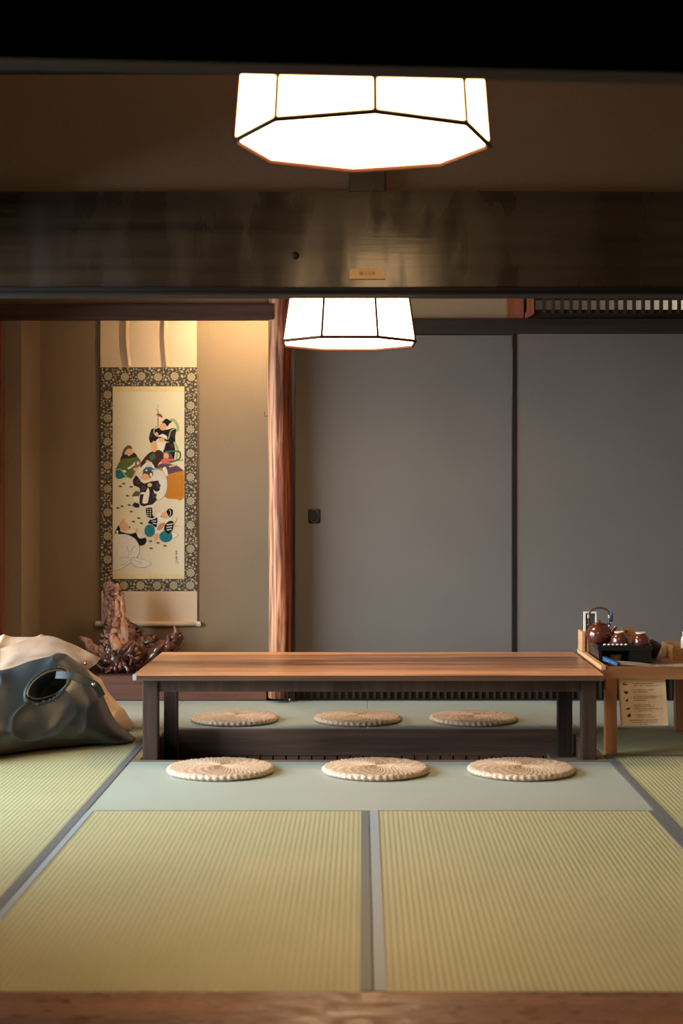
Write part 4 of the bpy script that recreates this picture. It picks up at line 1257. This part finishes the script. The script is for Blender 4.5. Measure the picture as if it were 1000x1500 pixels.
# ------------------------------------------------------------------ things on the serving table
# wooden holder for cards at the back corner
M['holder'] = wood('card_holder_wood', (0.30, 0.10, 0.045), (0.44, 0.17, 0.08), 'Z', 0.45)
ho = thing('card_holder', (1.04, 6.57, sz), 'reddish wooden card holder behind the teapot', 'holder')
boxo('side_panel', 0.931, 0.944, 6.52, 6.64, 0.354, 0.437, M['lip_wood'], ho, 0.001)  # paler than the other panels: daylight on this face put into the wood colour
boxo('front_panel', 0.9515, 1.13, 6.515, 6.524, sz, 0.425, M['holder'], ho, 0.001)
boxo('back_panel', 0.9515, 1.13, 6.63, 6.64, sz, 0.432, M['holder'], ho, 0.001)
boxo('side_panel', 1.13, 1.14, 6.515, 6.64, sz, 0.425, M['holder'], ho, 0.001)
# framed white card in it
fc = thing('menu_card', (0.985, 6.56, sz), 'white-edged dark card standing in the wooden holder', 'card')
M['white'] = plain('white_card', (0.78, 0.75, 0.68), 0.6)
a, b = P(854.5, 896, 6.56), P(873.5, 896, 6.56)
zt = a.z
for q in ((a.x, a.x + .009, 0.3535, zt), (b.x - .006, b.x, 0.3535, zt), (a.x + .009, b.x - .006, zt - .007, zt)):
    boxo('card_edge', q[0], q[1], 6.555, 6.567, q[2], q[3], M['white'], fc, 0.001)
boxo('card_face', a.x + .009, b.x - .006, 6.561, 6.566, sz + .001, zt - .007, plain('card_dark', (0.05, 0.045, 0.04), 0.6), fc)
# blue pen
c = P(893, 913, 6.60)
bm = bmesh.new()
tube(bm, [(c.x - .004, 6.60, sz + .001), (c.x, 6.60, c.z), (c.x + .006, 6.60, c.z + .040)], [.008, .008, .0085], 12)
pn = thing('blue_marker', (c.x, 6.60, sz), 'blue marker pen standing upright behind the teapot', 'pen')
obj('barrel', bm, plain('white_plastic', (0.72, 0.74, 0.78), 0.35), pn, True)
bm = bmesh.new(); tube(bm, [(c.x + .0015, 6.60, c.z + .008), (c.x + .006, 6.60, c.z + .045)], [.0098, .0098], 12)
obj('cap', bm, plain('blue_plastic', (0.045, 0.12, 0.42), 0.35), pn, True)
# black tray stand
ty0, ty1 = 6.22, 6.50
tx0, tx1 = 0.952, 1.174
tz = 0.409
ts = thing('tray_stand', (1.06, 6.36, sz), 'black lacquered tray stand carrying the teapot and cups', 'tray')
boxo('tray_top', tx0, tx1, ty0, ty1, tz - .022, tz - .012, M['lacquer'], ts, 0.001)
for q in ((tx0, tx1, ty0, ty0 + .006), (tx0, tx1, ty1 - .006, ty1), (tx0, tx0 + .006, ty0 + .006, ty1 - .006), (tx1 - .006, tx1, ty0 + .006, ty1 - .006)):
    boxo('tray_rim', q[0], q[1], q[2], q[3], tz - .0118, tz, M['lacquer'], ts, 0.001)
boxo('side_panel', tx0 + .004, tx0 + .016, ty0 + .004, ty1 - .004, sz, tz - .0222, M['lacquer'], ts)
boxo('side_panel', tx1 - .090, tx1 - .004, ty0 + .004, ty1 - .004, sz, tz - .0222, M['lacquer'], ts)
boxo('back_panel', tx0 + .016, tx1 - .09, ty1 - .02, ty1 - .008, sz, tz - .0222, M['lacquer'], ts)
# woven cloth on the tray with pale bobbled edge
cl_ = thing('tray_cloth', (1.03, 6.36, tz - .0118), 'dark cloth with a pale beaded edge under the teapot', 'cloth')
boxo('cloth', tx0 + .012, 1.100, ty0 + .0085, ty1 - .012, tz - .0116, tz - .0085, plain('dark_cloth', (0.03, 0.025, 0.022), 0.9), cl_)
bm0 = bmesh.new(); lathe(bm0, [(.001, -.003), (.0065, -.002), (.0075, .001), (.0045, .004), (.001, .0045)], (tx0 + .03, ty0 + .010, tz + 0.0012), 10)
kb = obj('bead', bm0, plain('ivory_bead', (0.62, 0.58, 0.50), 0.6), cl_, True)
for i in range(1, 6):
    o = kb.copy(); COL.objects.link(o); o.location.x += i * 0.0172
# teapot
M['glaze'] = plain('brown_glaze', (0.105, 0.024, 0.016), 0.16, 0.5, 0, 0.4, 0.15, 14)
M['cane'] = plain('cane_wrap', (0.16, 0.10, 0.055), 0.5)
def tz0(): return tz - .0084
tc = Vector((0.978, 6.36, tz0()))
tp = thing('teapot', tc, 'round brown-glazed teapot with an arched cane handle', 'teapot')
bm = bmesh.new()
lathe(bm, [(.026, 0), (.034, .002), (.046, .014), (.0535, .032), (.054, .044), (.048, .062), (.036, .076), (.026, .082), (.024, .083)], tc, 40)
tbody = obj('pot_body', bm, M['glaze'], tp, True)
bm = bmesh.new()
lathe(bm, [(.0275, .0825), (.026, .086), (.016, .0885), (.006, .090), (.0055, .092), (.008, .095), (.006, .098), (.001, .099)], tc, 28)
obj('lid', bm, M['glaze'], tp, True)
bm = bmesh.new()
tube(bm, spline([tuple(tc + Vector(v)) for v in ((.046, -.008, .044), (.056, -.012, .054), (.061, -.014, .066), (.068, -.016, .074))], 12), [.016, .0145, .013, .012, .011, .010, .0095, .009, .0085, .0085, .009, .0095], 14)
obj('spout', bm, M['glaze'], tp, True)
for sgn in (-1, 1):
    bm = bmesh.new()
    pts = [tuple(tc + Vector((sgn * .040 + .007 * math.cos(a), 0, .078 + .009 * math.sin(a)))) for a in [2 * math.pi * i / 16 for i in range(17)]]
    tube(bm, pts, 0.0028, 8)
    obj('lug', bm, M['glaze'], tbody, True)
bm = bmesh.new()
arch = [(-.040, .080), (-.043, .105), (-.041, .125), (-.030, .142), (-.010, .150), (.010, .150), (.030, .142), (.041, .125), (.043, .105), (.040, .080)]
ap = spline([tuple(tc + Vector((x, 0, z))) for x, z in arch], 60)
tube(bm, ap, [.0042 * (1 + .18 * math.sin(i * 2.1)) for i in range(60)], 10)
hd = obj('handle', bm, plain('dark_cane', (0.035, 0.024, 0.018), 0.4), tp, True)
for rng in (range(7, 13), range(47, 53)):
    r = list(rng)
    bm = bmesh.new(); tube(bm, [ap[i] for i in r], [.0056] * len(r), 10)
    obj('cane_wrapping', bm, plain('light_cane', (0.42, 0.33, 0.22), 0.5), hd, True)
for i in range(14, 47, 3):
    bm = bmesh.new(); tube(bm, [ap[i], ap[i + 1]], .0054, 8)
    obj('cane_wrapping', bm, M['cane'], hd, True)
# upturned cups
for k, (xx, yy, lb) in enumerate(((1.053, 6.30, 'upturned brown-glazed tea cup next to the teapot spout'), (1.140, 6.30, 'upturned brown-glazed tea cup at the end of the tray, away from the teapot'))):
    z0 = tz0() if k == 0 else tz - .0118
    c = Vector((xx, yy, z0))
    t = thing('tea_cup', c, lb, 'cup', 'upturned tea cups on the tray')
    bm = bmesh.new()
    lathe(bm, [(.031, 0), (.0345, .003), (.036, .016), (.034, .032), (.027, .044), (.019, .050), (.0165, .051)], c, 32)
    obj('cup_body', bm, M['glaze'], t, True)
    bm = bmesh.new()
    lathe(bm, [(.0195, .0512), (.021, .0530), (.0215, .0565), (.0195, .058), (.0175, .0575), (.0165, .054)], c, 28)
    obj('foot_ring', bm, plain('pale_foot', (0.62, 0.50, 0.36), 0.6), t, True)
# dark lidded bowl at the tray's end
c = Vector((1.222, 6.50, sz))
t = thing('dark_bowl', c, 'dark brown domed bowl behind the tray stand', 'bowl')
bm = bmesh.new(); lathe(bm, [(.020, 0), (.022, .004), (.034, .03), (.042, .048), (.041, .052), (.036, .050)], c, 28); obj('bowl_body', bm, plain('dark_brown_lacquer', (0.030, 0.014, 0.010), 0.3), t, True)
bm = bmesh.new(); lathe(bm, [(.0405, .0522), (.034, .062), (.020, .070), (.012, .072), (.010, .076), (.001, .077)], c, 28); obj('lid', bm, plain('dark_brown_lid', (0.034, 0.016, 0.012), 0.3), t, True)
# small pale and brown items below the tray
c = Vector((1.034, 6.30, sz))
o = bmesh.new(); lathe(o, [(.012, 0), (.019, .002), (.026, .02), (.029, .036), (.027, .037), (.023, .022), (.012, .006)], c, 24)
t = tag(obj('small_dish', o, plain('cream_ceramic', (0.45, 0.38, 0.27), 0.4), None, True), 'small cream bowl tucked under the black tray stand', 'bowl')
c = Vector((1.066, 6.37, sz))
o = bmesh.new(); lathe(o, [(.010, 0), (.014, .003), (.017, .03), (.019, .046), (.017, .047), (.014, .032), (.009, .006)], c, 20)
t = tag(obj('small_pot', o, plain('brown_ceramic', (0.30, 0.15, 0.07), 0.45), None, True), 'small brown pot tucked under the black tray stand', 'pot')
# wooden Wi-Fi sign standing behind the cups
wc = P(918, 925, 6.44)
ws = thing('wifi_sign', (wc.x, 6.44, tz - .0118), 'small orange wooden sign with a wireless symbol between the cups', 'sign')
bm = bmesh.new()
hx = [(-.036, -.0428), (.030, -.0428), (.033, .004), (.030, .020), (-.018, .020), (-.030, .006)]
zc = tz + 0.031
f0 = [bm.verts.new((wc.x + x, 6.438, zc + z)) for x, z in hx]; f1 = [bm.verts.new((wc.x + x, 6.444, zc + z)) for x, z in hx]
bm.faces.new(f0); bm.faces.new(f1)
for i in range(6): bm.faces.new((f0[i], f0[(i + 1) % 6], f1[(i + 1) % 6], f1[i]))
brd = obj('board', bm, wood('sign_wood', (0.48, 0.22, 0.07), (0.62, 0.31, 0.11), 'X', 0.5), ws)
for r in (.0035, .0075, .0115):
    bm = bmesh.new()
    tube(bm, [(wc.x - .004 + r * math.sin(a), 6.4376, zc - .001 + r * math.cos(a)) for a in [math.radians(-48 + 96 * i / 10) for i in range(11)]], .0011, 5)
    obj('symbol_arc', bm, M['print'], brd)
bm = bmesh.new(); lathe(bm, [(.0015, 0), (.0005, .0006)], (wc.x - .004, 6.4376, zc - .002), 8, Matrix.Rotation(math.radians(90), 3, 'X')); obj('symbol_dot', bm, M['print'], brd)
text('lettering', 'Wi-Fi', 0.013, (wc.x - .001, 6.4376, zc - .011), M['print'], brd)
# blue-ended binder with a sheet
bd = thing('blue_binder', (1.0, 6.06, sz), 'blue binder end with two white dots lying on the serving table', 'binder')
bm = bmesh.new()
p = [Vector((0.968, 6.195, sz + .036)), Vector((1.006, 6.075, sz + .023))]
q = [p[0], p[1], p[1] + Vector((0, 0, -.0125)), p[0] + Vector((0, 0, -.017))]
back = [v + Vector((.014, .010, 0)) for v in q]
vs = [bm.verts.new(v) for v in q + back]
for f in ((0, 1, 2, 3), (7, 6, 5, 4), (0, 4, 5, 1), (1, 5, 6, 2), (2, 6, 7, 3), (3, 7, 4, 0)): bm.faces.new([vs[i] for i in f])
cov = obj('cover', bm, plain('blue_cover', (0.022, 0.085, 0.20), 0.45), bd)
fn = (q[1] - q[0]).cross(q[3] - q[0]).normalized()
if fn.y > 0: fn = -fn
for u in (.36, .70):
    cc = q[0].lerp(q[1], u).lerp(q[3].lerp(q[2], u), .5) + fn * .0004
    bm = bmesh.new(); e1 = (q[1] - q[0]).normalized(); e2 = fn.cross(e1)
    bm.faces.new([bm.verts.new(cc + (e1 * math.cos(a) + e2 * math.sin(a)) * .0022) for a in [2 * math.pi * i / 10 for i in range(10)]])
    obj('dot', bm, M['white'], cov, recalc=False)
# printed sheets
bm = bmesh.new()
sh = thing('printed_sheet', (1.15, 6.10, sz), 'cream printed sheet lying along the serving table front', 'paper')
def sheet(x, y): return sz + 0.004 + 0.020 * max(0, 1 - (x - .965) / .20) + 0.0015 * math.sin(x * 30)
nx_ = 20
g0 = []
for i in range(nx_ + 1):
    u = i / nx_
    x0_, y0_ = 1.024 + u * .40, 6.070 - 0.012 * u
    x1_, y1_ = 0.990 + u * .42, 6.190 - 0.01 * u
    g0.append((bm.verts.new((x0_, y0_, sheet(x0_, 0))), bm.verts.new((x1_, y1_, sheet(x1_, 0) + .003))))
for a, b in zip(g0, g0[1:]): bm.faces.new((a[0], b[0], b[1], a[1]))
bmesh.ops.solidify(bm, geom=bm.faces[:], thickness=-0.0015)
shp = obj('sheet', bm, plain('cream_sheet', (0.60, 0.54, 0.42), 0.7), sh)
bm = bmesh.new()
for k in range(70):
    u = rr.uniform(.06, .94); v = rr.choice((.18, .34, .5, .66, .8)); l_ = rr.uniform(.010, .03)
    bold = 0.25 < u < 0.45
    if rr.random() < .35 and not bold: continue
    qs = []
    for du, dv in ((0, 0), (l_, 0), (l_, .07 if bold else .03), (0, .07 if bold else .03)):
        uu, vv_ = u + du, v + dv
        X = (1.024 + uu * .40) * (1 - vv_) + (0.990 + uu * .42) * vv_; Y = (6.070 - .012 * uu) * (1 - vv_) + (6.190 - .01 * uu) * vv_
        qs.append(bm.verts.new((X, Y, sheet(X, 0) + .003 * vv_ + .0025)))
    bm.faces.new(qs)
obj('print_marks', bm, M['print'], shp, recalc=False)
# wooden box with a white bottle
wb = thing('wooden_box', (1.37, 6.51, sz), 'open yellowish wooden box on the serving table', 'box')
bx0, bx1, by0, by1, bz = 1.290, 1.45, 6.30, 6.63, 0.386
boxo('box_side', bx0, bx0 + .010, by0 + .10, by1, sz, bz, M['box_wood'], wb, .001)
boxo('box_side', bx1 - .010, bx1, by0 + .10, by1, sz, bz, M['box_wood'], wb, .001)
boxo('box_front', bx0 + .010, bx1 - .010, by0 + .10, by0 + .11, sz, bz - .008, M['box_wood'], wb, .001)
boxo('box_back', bx0 + .010, bx1 - .010, by1 - .01, by1, sz, bz, M['box_wood'], wb, .001)
boxo('box_bottom', bx0 + .010, bx1 - .010, by0 + .11, by1 - .01, sz, sz + .006, M['box_wood'], wb)
c = Vector((1.355, 6.46, sz + .0062))
wt = thing('white_bottle', c, 'white bottle standing in the wooden box', 'bottle')
bm = bmesh.new(); lathe(bm, [(.014, 0), (.017, .002), (.017, .075), (.014, .085), (.009, .090)], c, 24); obj('bottle_body', bm, M['white'], wt, True)
bm = bmesh.new(); lathe(bm, [(.0105, .0902), (.0105, .107), (.008, .109)], c, 20); obj('cap', bm, M['white'], wt, True)
